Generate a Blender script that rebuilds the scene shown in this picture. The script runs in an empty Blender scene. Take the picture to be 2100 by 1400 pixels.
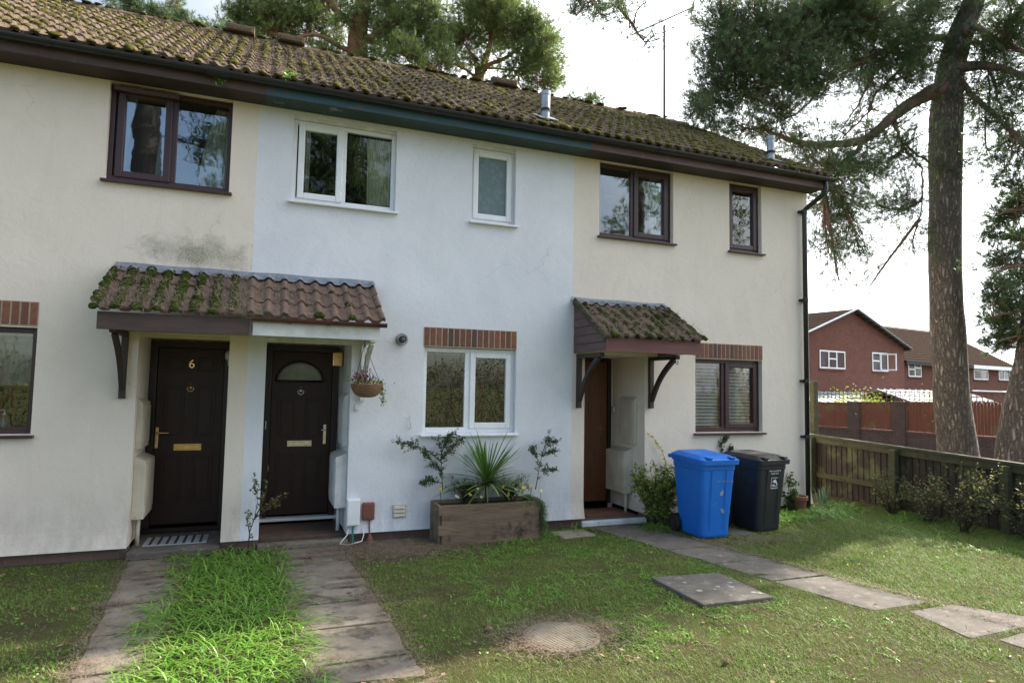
import bpy, math, random
import numpy as np
from mathutils import Vector, Matrix, noise
R_ = math.radians
random.seed(7); rng = np.random.default_rng(7)
scene = bpy.context.scene
C = scene.collection

# ------------------------------------------------------------------ camera
FPX, YAW, PITCH, ROLL = 1320.0, 0.371089175, 0.069073041, 0.0177916215
CAM = np.array([0.0, -7.3, 1.63])
cy_, sy_, cp_, sp_ = math.cos(YAW), math.sin(YAW), math.cos(PITCH), math.sin(PITCH)
F_ = np.array([sy_*cp_, cy_*cp_, sp_]); R0 = np.array([cy_, -sy_, 0.0]); U0 = np.cross(R0, F_)
RR = math.cos(ROLL)*R0 + math.sin(ROLL)*U0; UU = -math.sin(ROLL)*R0 + math.cos(ROLL)*U0
cam = bpy.data.cameras.new('camera'); cam_o = bpy.data.objects.new('camera', cam); C.objects.link(cam_o)
cam.sensor_width = 36.0; cam.lens = FPX/2100*36; cam.clip_end = 3000; cam.clip_start = 0.05
cam_o.matrix_world = Matrix([[RR[0],UU[0],-F_[0],CAM[0]],[RR[1],UU[1],-F_[1],CAM[1]],[RR[2],UU[2],-F_[2],CAM[2]],[0,0,0,1]])
scene.camera = cam_o
scene.render.resolution_x = 1024; scene.render.resolution_y = 682
def ray(px, py): return F_ + RR*(px-1050)/FPX - UU*(py-700)/FPX
def at(px, py, dep):                       # point at camera depth dep
    return CAM + ray(px, py)*dep
def onY(px, py, y=0.0):                    # on the plane parallel to the facade
    d = ray(px, py); return CAM + d*((y-CAM[1])/d[1])
def onZ(px, py, z=-0.1):
    d = ray(px, py); return CAM + d*((z-CAM[2])/d[2])

# ------------------------------------------------------------------ light
SUN_AZ, SUN_EL = 14.5, 36.0                # azimuth measured from +x towards +y
sv = Vector((math.cos(R_(SUN_EL))*math.cos(R_(SUN_AZ)), math.cos(R_(SUN_EL))*math.sin(R_(SUN_AZ)), math.sin(R_(SUN_EL))))
sun = bpy.data.lights.new('sun', 'SUN'); sun.energy = 5.0; sun.angle = R_(0.6); sun.color = (1.0, 0.90, 0.76)
sun_o = bpy.data.objects.new('sun', sun); C.objects.link(sun_o)
sun_o.rotation_euler = sv.to_track_quat('Z', 'Y').to_euler(); sun_o.location = sv*60
world = bpy.data.worlds.new('World'); scene.world = world; world.use_nodes = True
wt = world.node_tree; bg = wt.nodes['Background']; bg.inputs['Strength'].default_value = 0.13
sky = wt.nodes.new('ShaderNodeTexSky'); sky.sky_type = 'NISHITA'; sky.sun_disc = False
sky.sun_elevation = R_(SUN_EL); sky.sun_rotation = R_(90-SUN_AZ); sky.air_density = 1.0; sky.dust_density = 2.5; sky.ozone_density = 1.0
tc = wt.nodes.new('ShaderNodeTexCoord')
nz = wt.nodes.new('ShaderNodeTexNoise'); nz.inputs['Scale'].default_value = 2.2; nz.inputs['Detail'].default_value = 6; nz.inputs['Roughness'].default_value = 0.55
mp = wt.nodes.new('ShaderNodeMapping'); mp.inputs['Scale'].default_value = (1, 1, 2.2)
wt.links.new(tc.outputs['Generated'], mp.inputs['Vector']); wt.links.new(mp.outputs['Vector'], nz.inputs['Vector'])
cr = wt.nodes.new('ShaderNodeValToRGB'); cr.color_ramp.elements[0].position = 0.36; cr.color_ramp.elements[1].position = 0.60
# more cloud on the bright side of the sky (towards the sun)
dp = wt.nodes.new('ShaderNodeVectorMath'); dp.operation = 'DOT_PRODUCT'; dp.inputs[1].default_value = sv[:]
wt.links.new(tc.outputs['Generated'], dp.inputs[0])
mr = wt.nodes.new('ShaderNodeMapRange'); mr.inputs['From Min'].default_value = -0.1; mr.inputs['From Max'].default_value = 0.75
mr.inputs['To Min'].default_value = -0.23; mr.inputs['To Max'].default_value = 0.30
wt.links.new(dp.outputs['Value'], mr.inputs['Value'])
ad = wt.nodes.new('ShaderNodeMath'); ad.operation = 'ADD'
wt.links.new(nz.outputs['Fac'], ad.inputs[0]); wt.links.new(mr.outputs['Result'], ad.inputs[1]); wt.links.new(ad.outputs[0], cr.inputs['Fac'])
mx = wt.nodes.new('ShaderNodeMix'); mx.data_type = 'RGBA'
wt.links.new(cr.outputs['Color'], mx.inputs['Factor']); wt.links.new(sky.outputs['Color'], mx.inputs['A'])
# cloud colour: brighter towards the sun
cg = wt.nodes.new('ShaderNodeFloatCurve')
cu_ = cg.mapping.curves[0]; cu_.points[0].location = (0.0, 0.50); cu_.points[1].location = (1.0, 1.0)
for q_ in ((0.30, 0.44), (0.46, 0.24), (0.56, 0.145), (0.68, 0.22), (0.78, 0.55), (0.92, 0.9)): cu_.points.new(*q_)
cg.mapping.update()
c0_ = wt.nodes.new('ShaderNodeMath'); c0_.operation = 'MULTIPLY_ADD'; c0_.inputs[1].default_value = 0.5; c0_.inputs[2].default_value = 0.5
wt.links.new(dp.outputs['Value'], c0_.inputs[0]); wt.links.new(c0_.outputs[0], cg.inputs['Value'])
cs_ = wt.nodes.new('ShaderNodeMath'); cs_.operation = 'MULTIPLY'; cs_.inputs[1].default_value = 12.0; wt.links.new(cg.outputs[0], cs_.inputs[0])
cc = wt.nodes.new('ShaderNodeVectorMath'); cc.operation = 'SCALE'; cc.inputs[0].default_value = (0.96, 1.0, 1.05)
wt.links.new(cs_.outputs[0], cc.inputs['Scale']); wt.links.new(cc.outputs['Vector'], mx.inputs['B'])
wt.links.new(mx.outputs['Result'], bg.inputs['Color'])
scene.view_settings.view_transform = 'Standard'; scene.view_settings.look = 'None'
scene.view_settings.exposure = 1.40; scene.view_settings.gamma = 1.0
scene.cycles.max_bounces = 8; scene.cycles.transparent_max_bounces = 16

# ------------------------------------------------------------------ materials
class NT:
    def __init__(s, name):
        s.m = bpy.data.materials.new(name); s.m.use_nodes = True; s.t = s.m.node_tree
        s.b = s.t.nodes['Principled BSDF']; s.out = s.t.nodes['Material Output']
        s.tc = s.n('ShaderNodeTexCoord'); s.co = s.tc.outputs['Object']
    def n(s, t, **k):
        x = s.t.nodes.new(t)
        for a, v in k.items(): setattr(x, a, v)
        return x
    def l(s, a, b): s.t.links.new(a, b)
    def noise(s, scale, detail=4, rough=0.6, stretch=None, dist=0.0):
        x = s.n('ShaderNodeTexNoise'); x.inputs['Scale'].default_value = scale; x.inputs['Detail'].default_value = detail
        x.inputs['Roughness'].default_value = rough; x.inputs['Distortion'].default_value = dist
        co = s.co
        if stretch:
            m = s.n('ShaderNodeMapping'); m.inputs['Scale'].default_value = stretch; s.l(co, m.inputs['Vector']); co = m.outputs['Vector']
        s.l(co, x.inputs['Vector']); return x.outputs['Fac']
    def ramp(s, fac, stops):
        r = s.n('ShaderNodeValToRGB'); e = r.color_ramp.elements
        while len(e) < len(stops): e.new(0.5)
        for el, (p, c) in zip(e, stops):
            el.position = p; el.color = (c[0], c[1], c[2], 1) if not isinstance(c, (int, float)) else (c, c, c, 1)
        s.l(fac, r.inputs['Fac']); return r.outputs['Color']
    def mix(s, fac, a, b, mode='MIX'):
        x = s.n('ShaderNodeMix', data_type='RGBA', blend_type=mode)
        for v, i in ((fac, 'Factor'), (a, 'A'), (b, 'B')):
            if isinstance(v, (int, float)): x.inputs[i].default_value = v
            elif isinstance(v, tuple): x.inputs[i].default_value = (*v[:3], 1)
            else: s.l(v, x.inputs[i])
        return x.outputs['Result']
    def math(s, op, a, b=0.0):
        x = s.n('ShaderNodeMath', operation=op)
        for i, v in enumerate((a, b)):
            if isinstance(v, (int, float)): x.inputs[i].default_value = v
            else: s.l(v, x.inputs[i])
        return x.outputs[0]
    def island(s):
        return s.n('ShaderNodeNewGeometry').outputs['Random Per Island']
    def color(s, c): s.l(c, s.b.inputs['Base Color'])
    def bump(s, h, strength=0.4, dist=0.01):
        x = s.n('ShaderNodeBump'); x.inputs['Strength'].default_value = strength; x.inputs['Distance'].default_value = dist
        s.l(h, x.inputs['Height']); s.l(x.outputs['Normal'], s.b.inputs['Normal'])
def pmat(name, c, c2=None, scale=6, rough=0.7, bump=0.0, bscale=40, stretch=None, metal=0.0, c3=None, s3=3, t3=0.6, spec=None, bd=0.006):
    k = NT(name); c2 = c2 or tuple(v*0.75 for v in c)
    col = k.ramp(k.noise(scale, stretch=stretch), [(0.3, c2), (0.7, c)])
    if c3: col = k.mix(k.ramp(k.noise(s3, 6, 0.7), [(t3-0.06, 0.0), (t3+0.06, 1.0)]), col, c3)
    k.color(col); k.b.inputs['Roughness'].default_value = rough; k.b.inputs['Metallic'].default_value = metal
    if spec is not None: k.b.inputs['Specular IOR Level'].default_value = spec
    if bump: k.bump(k.noise(bscale, 5, 0.65, stretch), bump, bd)
    return k.m
def leafmat(name, cs, rough=0.55, trans=0.25, spec=0.3):
    k = NT(name); col = k.ramp(k.island(), [(i/(len(cs)-1), c) for i, c in enumerate(cs)])
    k.color(col); k.b.inputs['Roughness'].default_value = rough; k.b.inputs['Specular IOR Level'].default_value = spec
    if trans:
        tr = k.n('ShaderNodeBsdfTranslucent'); k.l(k.mix(1.0, col, (1.5, 1.6, 0.9), 'MULTIPLY'), tr.inputs['Color'])
        ms = k.n('ShaderNodeMixShader'); ms.inputs[0].default_value = trans
        k.l(k.b.outputs[0], ms.inputs[1]); k.l(tr.outputs[0], ms.inputs[2]); k.l(ms.outputs[0], k.out.inputs['Surface'])
    return k.m
def stucco(name, base, patch, dirt, seed=0.0, cool=None):
    k = NT(name)
    c = k.mix(k.ramp(k.noise(0.9, 5, 0.6, dist=0.6), [(0.38, 0.0), (0.62, 1.0)]), base, patch)
    c = k.mix(k.math('MULTIPLY', k.ramp(k.noise(3.0, 6, 0.75, (1, 1, 0.35), 0.8), [(0.45, 0.0), (0.8, 1.0)]), 0.35), c, dirt)
    # small dark specks and splashes of dirt
    c = k.mix(k.math('MULTIPLY', k.ramp(k.noise(14, 3, 0.5), [(0.74, 0.0), (0.79, 1.0)]), 0.35), c, tuple(v*0.45 for v in dirt))
    vc = k.n('ShaderNodeTexVoronoi', feature='DISTANCE_TO_EDGE'); vc.inputs['Scale'].default_value = 0.55
    va_ = k.n('ShaderNodeVectorMath', operation='ADD'); sc_ = k.n('ShaderNodeVectorMath', operation='SCALE'); sc_.inputs['Scale'].default_value = 0.5
    nv = k.n('ShaderNodeTexNoise'); nv.inputs['Scale'].default_value = 3.0; nv.inputs['Detail'].default_value = 6; k.l(k.co, nv.inputs['Vector']); k.l(nv.outputs['Color'], sc_.inputs[0]); k.l(k.co, va_.inputs[0]); k.l(sc_.outputs[0], va_.inputs[1]); k.l(va_.outputs[0], vc.inputs['Vector'])
    crk = k.math('MULTIPLY', k.ramp(vc.outputs['Distance'], [(0.0, 1.0), (0.0035, 0.0)]), k.ramp(k.noise(0.8, 3), [(0.54, 0.0), (0.62, 0.24)]))
    c = k.mix(crk, c, tuple(v*0.4 for v in dirt))
    # rain-splash grime on the lowest courses and under the eaves
    sep = k.n('ShaderNodeSeparateXYZ'); k.l(k.co, sep.inputs[0])
    lo = k.n('ShaderNodeMapRange'); lo.inputs['From Min'].default_value = 0.75; lo.inputs['From Max'].default_value = 0.0; k.l(sep.outputs['Z'], lo.inputs['Value'])
    gr = k.math('MULTIPLY', lo.outputs['Result'], k.ramp(k.noise(5, 6, 0.8, (1.5, 1, 0.6)), [(0.35, 0.0), (0.7, 0.75)]))
    c = k.mix(gr, c, tuple(v*0.62 for v in dirt))
    k.color(c); k.b.inputs['Roughness'].default_value = 0.9; k.b.inputs['Specular IOR Level'].default_value = 0.2
    h = k.math('ADD', k.noise(120, 3, 0.6), k.math('MULTIPLY', k.noise(9, 4, 0.6, dist=1.0), 1.3))
    k.bump(h, 0.42, 0.009)
    return k
M = {}
M['white_render'] = stucco('white_render', (0.735, 0.742, 0.785), (0.665, 0.675, 0.725), (0.54, 0.57, 0.61)).m
M['cream_render'] = stucco('cream_render', (0.76, 0.675, 0.592), (0.72, 0.64, 0.562), (0.55, 0.50, 0.42)).m
ks = stucco('cream_render_mouldy', (0.76, 0.675, 0.592), (0.72, 0.64, 0.562), (0.55, 0.50, 0.42))
# the algae bloom over the porch roof of the left house
bc = ks.b.inputs['Base Color'].links[0].from_socket
vm = ks.n('ShaderNodeVectorMath', operation='SUBTRACT'); ks.l(ks.co, vm.inputs[0])
MOULD = (1.35, 0.0, 3.03); vm.inputs[1].default_value = MOULD
vs = ks.n('ShaderNodeVectorMath', operation='MULTIPLY'); vs.inputs[1].default_value = (1/0.55, 0, 1/0.19); ks.l(vm.outputs[0], vs.inputs[0])
vl = ks.n('ShaderNodeVectorMath', operation='LENGTH'); ks.l(vs.outputs[0], vl.inputs[0])
vl2 = ks.math('ADD', vl.outputs['Value'], ks.math('MULTIPLY', ks.math('SUBTRACT', ks.noise(5, 5, 0.7), 0.5), 2.4)); md = ks.n('ShaderNodeMapRange'); md.inputs['From Min'].default_value = 1.1; md.inputs['From Max'].default_value = 0.2; ks.l(vl2, md.inputs['Value'])
mo = ks.math('MULTIPLY', md.outputs['Result'], ks.ramp(ks.noise(70, 5, 0.8), [(0.30, 0.0), (0.58, 1.0)]))
ks.color(ks.mix(ks.math('MULTIPLY', mo, 0.9), bc, (0.16, 0.17, 0.10)))
M['mould_render'] = ks.m
M['brown_upvc'] = pmat('brown_upvc', (0.052, 0.022, 0.026), (0.036, 0.015, 0.018), 8, 0.38, 0.08, 60, (1, 1, 8))
M['white_upvc'] = pmat('white_upvc', (0.80, 0.82, 0.85), (0.72, 0.73, 0.75), 5, 0.35)
M['brown_board'] = pmat('brown_board', (0.085, 0.052, 0.045), (0.05, 0.032, 0.028), 4, 0.6, 0.25, 30, (0.6, 1, 6), c3=(0.13, 0.09, 0.075), s3=6, t3=0.66)
M['purple_board'] = pmat('purple_board', (0.13, 0.075, 0.075), (0.08, 0.05, 0.05), 3, 0.6, 0.25, 30, (0.6, 1, 6), c3=(0.19, 0.14, 0.13), s3=7, t3=0.64)
M['blue_board'] = pmat('blue_board', (0.033, 0.090, 0.120), (0.020, 0.058, 0.080), 4, 0.5, 0.3, 30, (0.6, 1, 6), c3=(0.12, 0.065, 0.05), s3=4, t3=0.61)
M['green_soffit'] = pmat('green_soffit', (0.022, 0.058, 0.048), (0.014, 0.034, 0.028), 6, 0.6, 0.3, 30, c3=(0.30, 0.28, 0.24), s3=2.3, t3=0.68)
M['soffit_brown'] = pmat('soffit_brown', (0.05, 0.033, 0.028), (0.028, 0.02, 0.018), 5, 0.7, 0.3, 30)
M['gutter_black'] = pmat('gutter_black', (0.018, 0.019, 0.022), (0.010, 0.011, 0.013), 9, 0.35, c3=(0.06, 0.06, 0.06), s3=14, t3=0.68)
M['gutter_brown'] = pmat('gutter_brown', (0.095, 0.035, 0.03), (0.06, 0.025, 0.022), 9, 0.35)
M['red_board'] = pmat('red_board', (0.17, 0.06, 0.055), (0.11, 0.042, 0.04), 3, 0.6, 0.25, 30, (0.6, 1, 6), c3=(0.28, 0.2, 0.19), s3=8, t3=0.68)
M['timber_dark'] = pmat('timber_dark', (0.055, 0.032, 0.028), (0.03, 0.018, 0.016), 6, 0.6, 0.3, 30, (6, 6, 1))
M['white_paint'] = pmat('white_paint', (0.70, 0.72, 0.74), (0.50, 0.50, 0.48), 7, 0.6, 0.15, 30, c3=(0.36, 0.33, 0.28), s3=6, t3=0.68)
M['cream_paint'] = pmat('cream_paint', (0.60, 0.55, 0.45), (0.46, 0.42, 0.34), 5, 0.6, 0.1, 30, c3=(0.30, 0.27, 0.21), s3=7, t3=0.68)
M['lead'] = pmat('lead', (0.24, 0.27, 0.31), (0.15, 0.17, 0.20), 7, 0.6, 0.3, 18, metal=0.2)
M['clay_tile'] = pmat('clay_tile', (0.185, 0.115, 0.085), (0.11, 0.070, 0.052), 11, 0.9, 0.5, 90, c3=(0.10, 0.075, 0.05), s3=9, t3=0.58)
k = NT('roof_tile')
c = k.ramp(k.noise(9, 5, 0.7), [(0.3, (0.070, 0.048, 0.034)), (0.7, (0.135, 0.093, 0.062))])
c = k.mix(k.ramp(k.noise(60, 4, 0.8, (1, 0.5, 1)), [(0.45, 0.0), (0.62, 0.7)]), c, (0.17, 0.125, 0.085))
c = k.mix(k.ramp(k.noise(2.2, 6, 0.75), [(0.50, 0.0), (0.66, 0.45)]), c, (0.085, 0.080, 0.026))
k.color(c); k.b.inputs['Roughness'].default_value = 0.95; k.b.inputs['Specular IOR Level'].default_value = 0.15; k.bump(k.noise(70, 5, 0.8), 0.7, 0.012); M['roof_tile'] = k.m
def mossmat(name, a, b, c_):
    k = NT(name); c = k.ramp(k.noise(16, 5, 0.8), [(0.28, a), (0.5, b), (0.72, c_)])
    k.color(c); k.b.inputs['Roughness'].default_value = 1.0; k.b.inputs['Specular IOR Level'].default_value = 0.05
    k.bump(k.noise(160, 3, 0.8), 1.0, 0.012); return k.m
M['moss'] = mossmat('moss', (0.030, 0.031, 0.008), (0.080, 0.078, 0.018), (0.175, 0.16, 0.035))
M['moss_green'] = mossmat('moss_green', (0.010, 0.015, 0.004), (0.034, 0.048, 0.008), (0.085, 0.115, 0.016))
M['litter'] = leafmat('litter', [(0.115, 0.082, 0.06), (0.19, 0.138, 0.10), (0.27, 0.205, 0.155), (0.15, 0.105, 0.076)], 0.9, 0)
# bricks
def brickmat(name, cs, mortar, w=0.225, h=0.075, axis='X'):
    k = NT(name); s = k.n('ShaderNodeSeparateXYZ'); k.l(k.co, s.inputs[0]); cmb = k.n('ShaderNodeCombineXYZ')
    k.l(k.math('ADD', s.outputs['X'], s.outputs['Y']) if axis == 'XY' else s.outputs[axis], cmb.inputs['X']); k.l(s.outputs['Z'], cmb.inputs['Y'])
    b = k.n('ShaderNodeTexBrick'); k.l(cmb.outputs[0], b.inputs['Vector']); b.inputs['Scale'].default_value = 1.0
    b.inputs['Brick Width'].default_value = w; b.inputs['Row Height'].default_value = h; b.inputs['Mortar Size'].default_value = 0.006
    b.inputs['Color1'].default_value = (*cs[0], 1); b.inputs['Color2'].default_value = (*cs[1], 1); b.inputs['Mortar'].default_value = (*mortar, 1)
    b.inputs['Bias'].default_value = 0.0
    c = k.mix(k.math('MULTIPLY', k.ramp(k.noise(2.2, 6, 0.7), [(0.45, 0.0), (0.7, 1.0)]), 0.5), b.outputs['Color'], cs[2])
    k.color(c); k.b.inputs['Roughness'].default_value = 0.9
    k.bump(k.math('ADD', k.math('MULTIPLY', b.outputs['Fac'], -1.0), k.math('MULTIPLY', k.noise(60, 4), 0.5)), 0.6, 0.006)
    return k
M['plinth_brick'] = brickmat('plinth_brick', [(0.15, 0.085, 0.065), (0.09, 0.06, 0.05), (0.06, 0.055, 0.045)], (0.13, 0.115, 0.095)).m
kb = NT('soldier_brick'); kc = kb.ramp(kb.island(), [(0.0, (0.11, 0.045, 0.035)), (0.3, (0.21, 0.075, 0.05)), (0.55, (0.085, 0.05, 0.045)), (0.8, (0.27, 0.10, 0.06)), (1.0, (0.15, 0.06, 0.045))])
kb.color(kb.mix(kb.math('MULTIPLY', kb.ramp(kb.noise(20, 5, 0.7), [(0.4, 0.0), (0.7, 1.0)]), 0.5), kc, (0.05, 0.035, 0.03))); kb.b.inputs['Roughness'].default_value = 0.85; kb.bump(kb.noise(90, 4), 0.5, 0.004); M['soldier_brick'] = kb.m
M['lichen'] = pmat('lichen', (0.36, 0.36, 0.33), (0.22, 0.22, 0.20), 30, 0.9)
M['mortar'] = pmat('mortar', (0.40, 0.32, 0.22), (0.28, 0.22, 0.16), 12, 0.95, 0.3, 80)
kr = brickmat('red_brick', [(0.165, 0.050, 0.032), (0.120, 0.036, 0.025), (0.075, 0.026, 0.020)], (0.13, 0.072, 0.055)); M['red_brick'] = kr.m
ksb = brickmat('sooty_brick', [(0.165, 0.050, 0.032), (0.120, 0.036, 0.025), (0.075, 0.026, 0.020)], (0.13, 0.072, 0.055)); M['sooty_brick'] = ksb.m
M['garden_brick'] = brickmat('garden_brick', [(0.15, 0.075, 0.055), (0.11, 0.06, 0.045), (0.05, 0.035, 0.03)], (0.16, 0.14, 0.12), axis='XY').m
# glass
def glassmat(name, k_refl=2.6, tint=(0.90, 0.95, 0.94)):
    k = NT(name); k.t.nodes.remove(k.b); fr = k.n('ShaderNodeFresnel'); fr.inputs['IOR'].default_value = 1.5
    tr = k.n('ShaderNodeBsdfTransparent'); tr.inputs['Color'].default_value = (*tint, 1)
    gl = k.n('ShaderNodeBsdfGlossy'); gl.inputs['Roughness'].default_value = 0.015; gl.inputs['Color'].default_value = (1, 1, 1, 1)
    bp = k.n('ShaderNodeBump'); bp.inputs['Strength'].default_value = 0.06; bp.inputs['Distance'].default_value = 0.02
    k.l(k.noise(2.2, 2, 0.5, (1, 1, 2)), bp.inputs['Height']); k.l(bp.outputs['Normal'], gl.inputs['Normal'])
    ms = k.n('ShaderNodeMixShader'); m = k.math('MULTIPLY', fr.outputs[0], k_refl); m2 = k.math('MINIMUM', m, 1.0)
    k.l(m2, ms.inputs[0]); k.l(tr.outputs[0], ms.inputs[1]); k.l(gl.outputs[0], ms.inputs[2]); k.l(ms.outputs[0], k.out.inputs['Surface'])
    return k.m
M['glass'] = glassmat('glass', 1.9); M['glass_clear'] = glassmat('glass_clear', 1.1, (1, 1, 1)); M['glass_strong'] = glassmat('glass_strong', 3.9, (0.85, 0.9, 0.92))
k = NT('frosted_glass'); vo = k.n('ShaderNodeTexVoronoi'); vo.inputs['Scale'].default_value = 14; k.l(k.co, vo.inputs['Vector'])
k.color(k.ramp(vo.outputs['Distance'], [(0.0, (0.155, 0.215, 0.225)), (0.6, (0.115, 0.165, 0.172))])); k.b.inputs['Roughness'].default_value = 0.22
k.bump(vo.outputs['Distance'], 0.8, 0.02); k.bump(vo.outputs['Distance'], 0.35, 0.01); M['frosted_glass'] = k.m
M['room_dark'] = pmat('room_dark', (0.035, 0.032, 0.03), (0.02, 0.02, 0.018), 2, 0.9)
M['curtain'] = pmat('curtain', (0.70, 0.67, 0.52), (0.50, 0.48, 0.38), 8, 0.9)
M['curtain_pale'] = pmat('curtain_pale', (0.62, 0.66, 0.70), (0.50, 0.55, 0.60), 8, 0.9)
M['blind'] = pmat('blind', (0.74, 0.78, 0.82), (0.64, 0.68, 0.72), 5, 0.45)
M['blind_brown'] = pmat('blind_brown', (0.30, 0.27, 0.23), (0.20, 0.18, 0.15), 5, 0.6)
M['door_brown'] = pmat('door_brown', (0.036, 0.012, 0.011), (0.020, 0.008, 0.008), 9, 0.42, 0.2, 40, (8, 8, 0.8), spec=0.35)
M['door_frame'] = pmat('door_frame', (0.020, 0.009, 0.009), (0.012, 0.006, 0.007), 9, 0.4)
M['door_wood'] = pmat('door_wood', (0.155, 0.052, 0.015), (0.085, 0.027, 0.009), 7, 0.45, 0.2, 40, (9, 9, 0.7))
M['brass'] = pmat('brass', (0.75, 0.52, 0.26), (0.55, 0.36, 0.16), 20, 0.25, metal=1.0)
M['chrome'] = pmat('chrome', (0.75, 0.75, 0.74), (0.55, 0.55, 0.55), 20, 0.22, metal=1.0)
M['steel'] = pmat('steel', (0.40, 0.42, 0.45), (0.26, 0.27, 0.29), 10, 0.45, 0.1, 30, metal=0.6)
M['concrete'] = pmat('concrete', (0.215, 0.182, 0.142), (0.120, 0.100, 0.078), 5, 0.95, 0.8, 60, c3=(0.060, 0.050, 0.036), s3=4.5, t3=0.57)
M['slab_dark'] = pmat('slab_dark', (0.135, 0.118, 0.100), (0.075, 0.066, 0.054), 6, 0.95, 0.8, 70, c3=(0.20, 0.185, 0.155), s3=9, t3=0.62)
M['slab_sandy'] = pmat('slab_sandy', (0.27, 0.235, 0.175), (0.19, 0.16, 0.12), 4, 0.95, 0.6, 70, c3=(0.11, 0.09, 0.06), s3=4, t3=0.62)
k = NT('ground_soil')
g1 = k.ramp(k.noise(3.0, 8, 0.8), [(0.3, (0.055, 0.042, 0.027)), (0.46, (0.088, 0.082, 0.034)), (0.66, (0.078, 0.110, 0.026))])
k.color(k.mix(k.ramp(k.noise(45, 5, 0.8), [(0.45, 0.0), (0.75, 0.5)]), g1, (0.10, 0.080, 0.048))); k.b.inputs['Roughness'].default_value = 1.0
k.b.inputs['Specular IOR Level'].default_value = 0.1; k.bump(k.noise(40, 6, 0.85), 1.0, 0.03); M['ground_soil'] = k.m
M['grass_short'] = leafmat('grass_short', [(0.070, 0.145, 0.020), (0.120, 0.215, 0.032), (0.24, 0.23, 0.09), (0.090, 0.170, 0.022), (0.17, 0.28, 0.045), (0.16, 0.13, 0.07), (0.10, 0.19, 0.03)], 0.6, 0.3)
M['grass_long'] = leafmat('grass_long', [(0.085, 0.200, 0.022), (0.135, 0.285, 0.035), (0.105, 0.235, 0.028), (0.23, 0.36, 0.07), (0.11, 0.25, 0.03)], 0.42, 0.3, 0.4)
M['bark'] = None
k = NT('bark_grey'); v = k.n('ShaderNodeTexVoronoi', feature='DISTANCE_TO_EDGE'); m_ = k.n('ShaderNodeMapping'); m_.inputs['Scale'].default_value = (15, 15, 3.2)
nn = k.math('MULTIPLY', k.noise(5, 6, 0.8), 3.0); va = k.n('ShaderNodeVectorMath', operation='ADD'); k.l(k.co, m_.inputs['Vector']); k.l(m_.outputs[0], va.inputs[0]); k.l(nn, va.inputs[1]); k.l(va.outputs[0], v.inputs['Vector']); v.inputs['Scale'].default_value = 1.0
cb = k.ramp(v.outputs['Distance'], [(0.0, (0.13, 0.102, 0.082)), (0.16, (0.30, 0.24, 0.195)), (0.5, (0.42, 0.345, 0.285))])
cb = k.mix(k.ramp(k.noise(9, 5, 0.8), [(0.60, 0.0), (0.66, 0.8)]), cb, (0.33, 0.36, 0.28))
k.color(cb); k.b.inputs['Roughness'].default_value = 0.95; k.bump(k.ramp(v.outputs['Distance'], [(0.0, 0.0), (0.3, 1.0)]), 1.0, 0.04); M['bark_grey'] = k.m
M['bark_silhouette'] = pmat('bark_silhouette', (0.05, 0.045, 0.042), (0.03, 0.028, 0.026), 3, 0.95, 0.5, 10)  # mirrored trunks: silhouette shade put into the bark colour
k = NT('bark_red'); k.color(k.ramp(k.noise(5, 6, 0.8, (1, 1, 0.5)), [(0.3, (0.13, 0.07, 0.05)), (0.55, (0.30, 0.14, 0.085)), (0.75, (0.42, 0.22, 0.15))])); k.b.inputs['Roughness'].default_value = 0.9; k.bump(k.noise(14, 6, 0.8), 0.8, 0.03); M['bark_red'] = k.m
M['bark_red2'] = pmat('bark_limb', (0.26, 0.15, 0.11), (0.12, 0.08, 0.065), 4, 0.9, 0.8, 20)
M['twig'] = pmat('twig', (0.10, 0.065, 0.048), (0.055, 0.038, 0.03), 5, 0.9)
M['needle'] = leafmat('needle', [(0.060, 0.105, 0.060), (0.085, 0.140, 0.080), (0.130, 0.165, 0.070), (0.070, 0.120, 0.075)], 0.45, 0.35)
M['needle_sun'] = leafmat('needle_sun', [(0.11, 0.165, 0.080), (0.165, 0.22, 0.09), (0.22, 0.25, 0.09), (0.13, 0.19, 0.105)], 0.45, 0.35)  # rear pines: sunlit look put into a lighter, yellower needle colour
M['fence_wood'] = pmat('fence_wood', (0.052, 0.038, 0.027), (0.026, 0.020, 0.015), 5, 0.9, 0.5, 40, (8, 8, 0.6), c3=(0.10, 0.105, 0.045), s3=3, t3=0.56)
M['fence_green'] = pmat('fence_green', (0.085, 0.085, 0.036), (0.048, 0.046, 0.026), 5, 0.9, 0.5, 40, (1, 0.7, 6), c3=(0.035, 0.03, 0.02), s3=4, t3=0.60)
M['fence_red'] = pmat('fence_red', (0.27, 0.085, 0.045), (0.17, 0.055, 0.032), 3, 0.85, 0.5, 30, (9, 9, 0.5), c3=(0.20, 0.15, 0.06), s3=1.2, t3=0.60)
M['trellis'] = pmat('trellis', (0.26, 0.15, 0.09), (0.16, 0.09, 0.06), 6, 0.9)
M['far_tile'] = None
k = NT('far_tile'); w = k.n('ShaderNodeTexWave', wave_type='BANDS', bands_direction='Z'); w.inputs['Scale'].default_value = 1.75; k.l(k.co, w.inputs['Vector'])
w2 = k.n('ShaderNodeTexWave', wave_type='BANDS', bands_direction='X'); w2.inputs['Scale'].default_value = 1.05; k.l(k.co, w2.inputs['Vector'])
ff = k.math('MULTIPLY', w.outputs['Fac'], k.math('ADD', k.math('MULTIPLY', w2.outputs['Fac'], 0.5), 0.5))
k.color(k.mix(k.ramp(k.noise(14, 5, 0.8), [(0.56, 0.0), (0.66, 0.7)]), k.ramp(ff, [(0.05, (0.018, 0.013, 0.012)), (0.6, (0.060, 0.043, 0.036))]), (0.15, 0.125, 0.05)))
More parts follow.
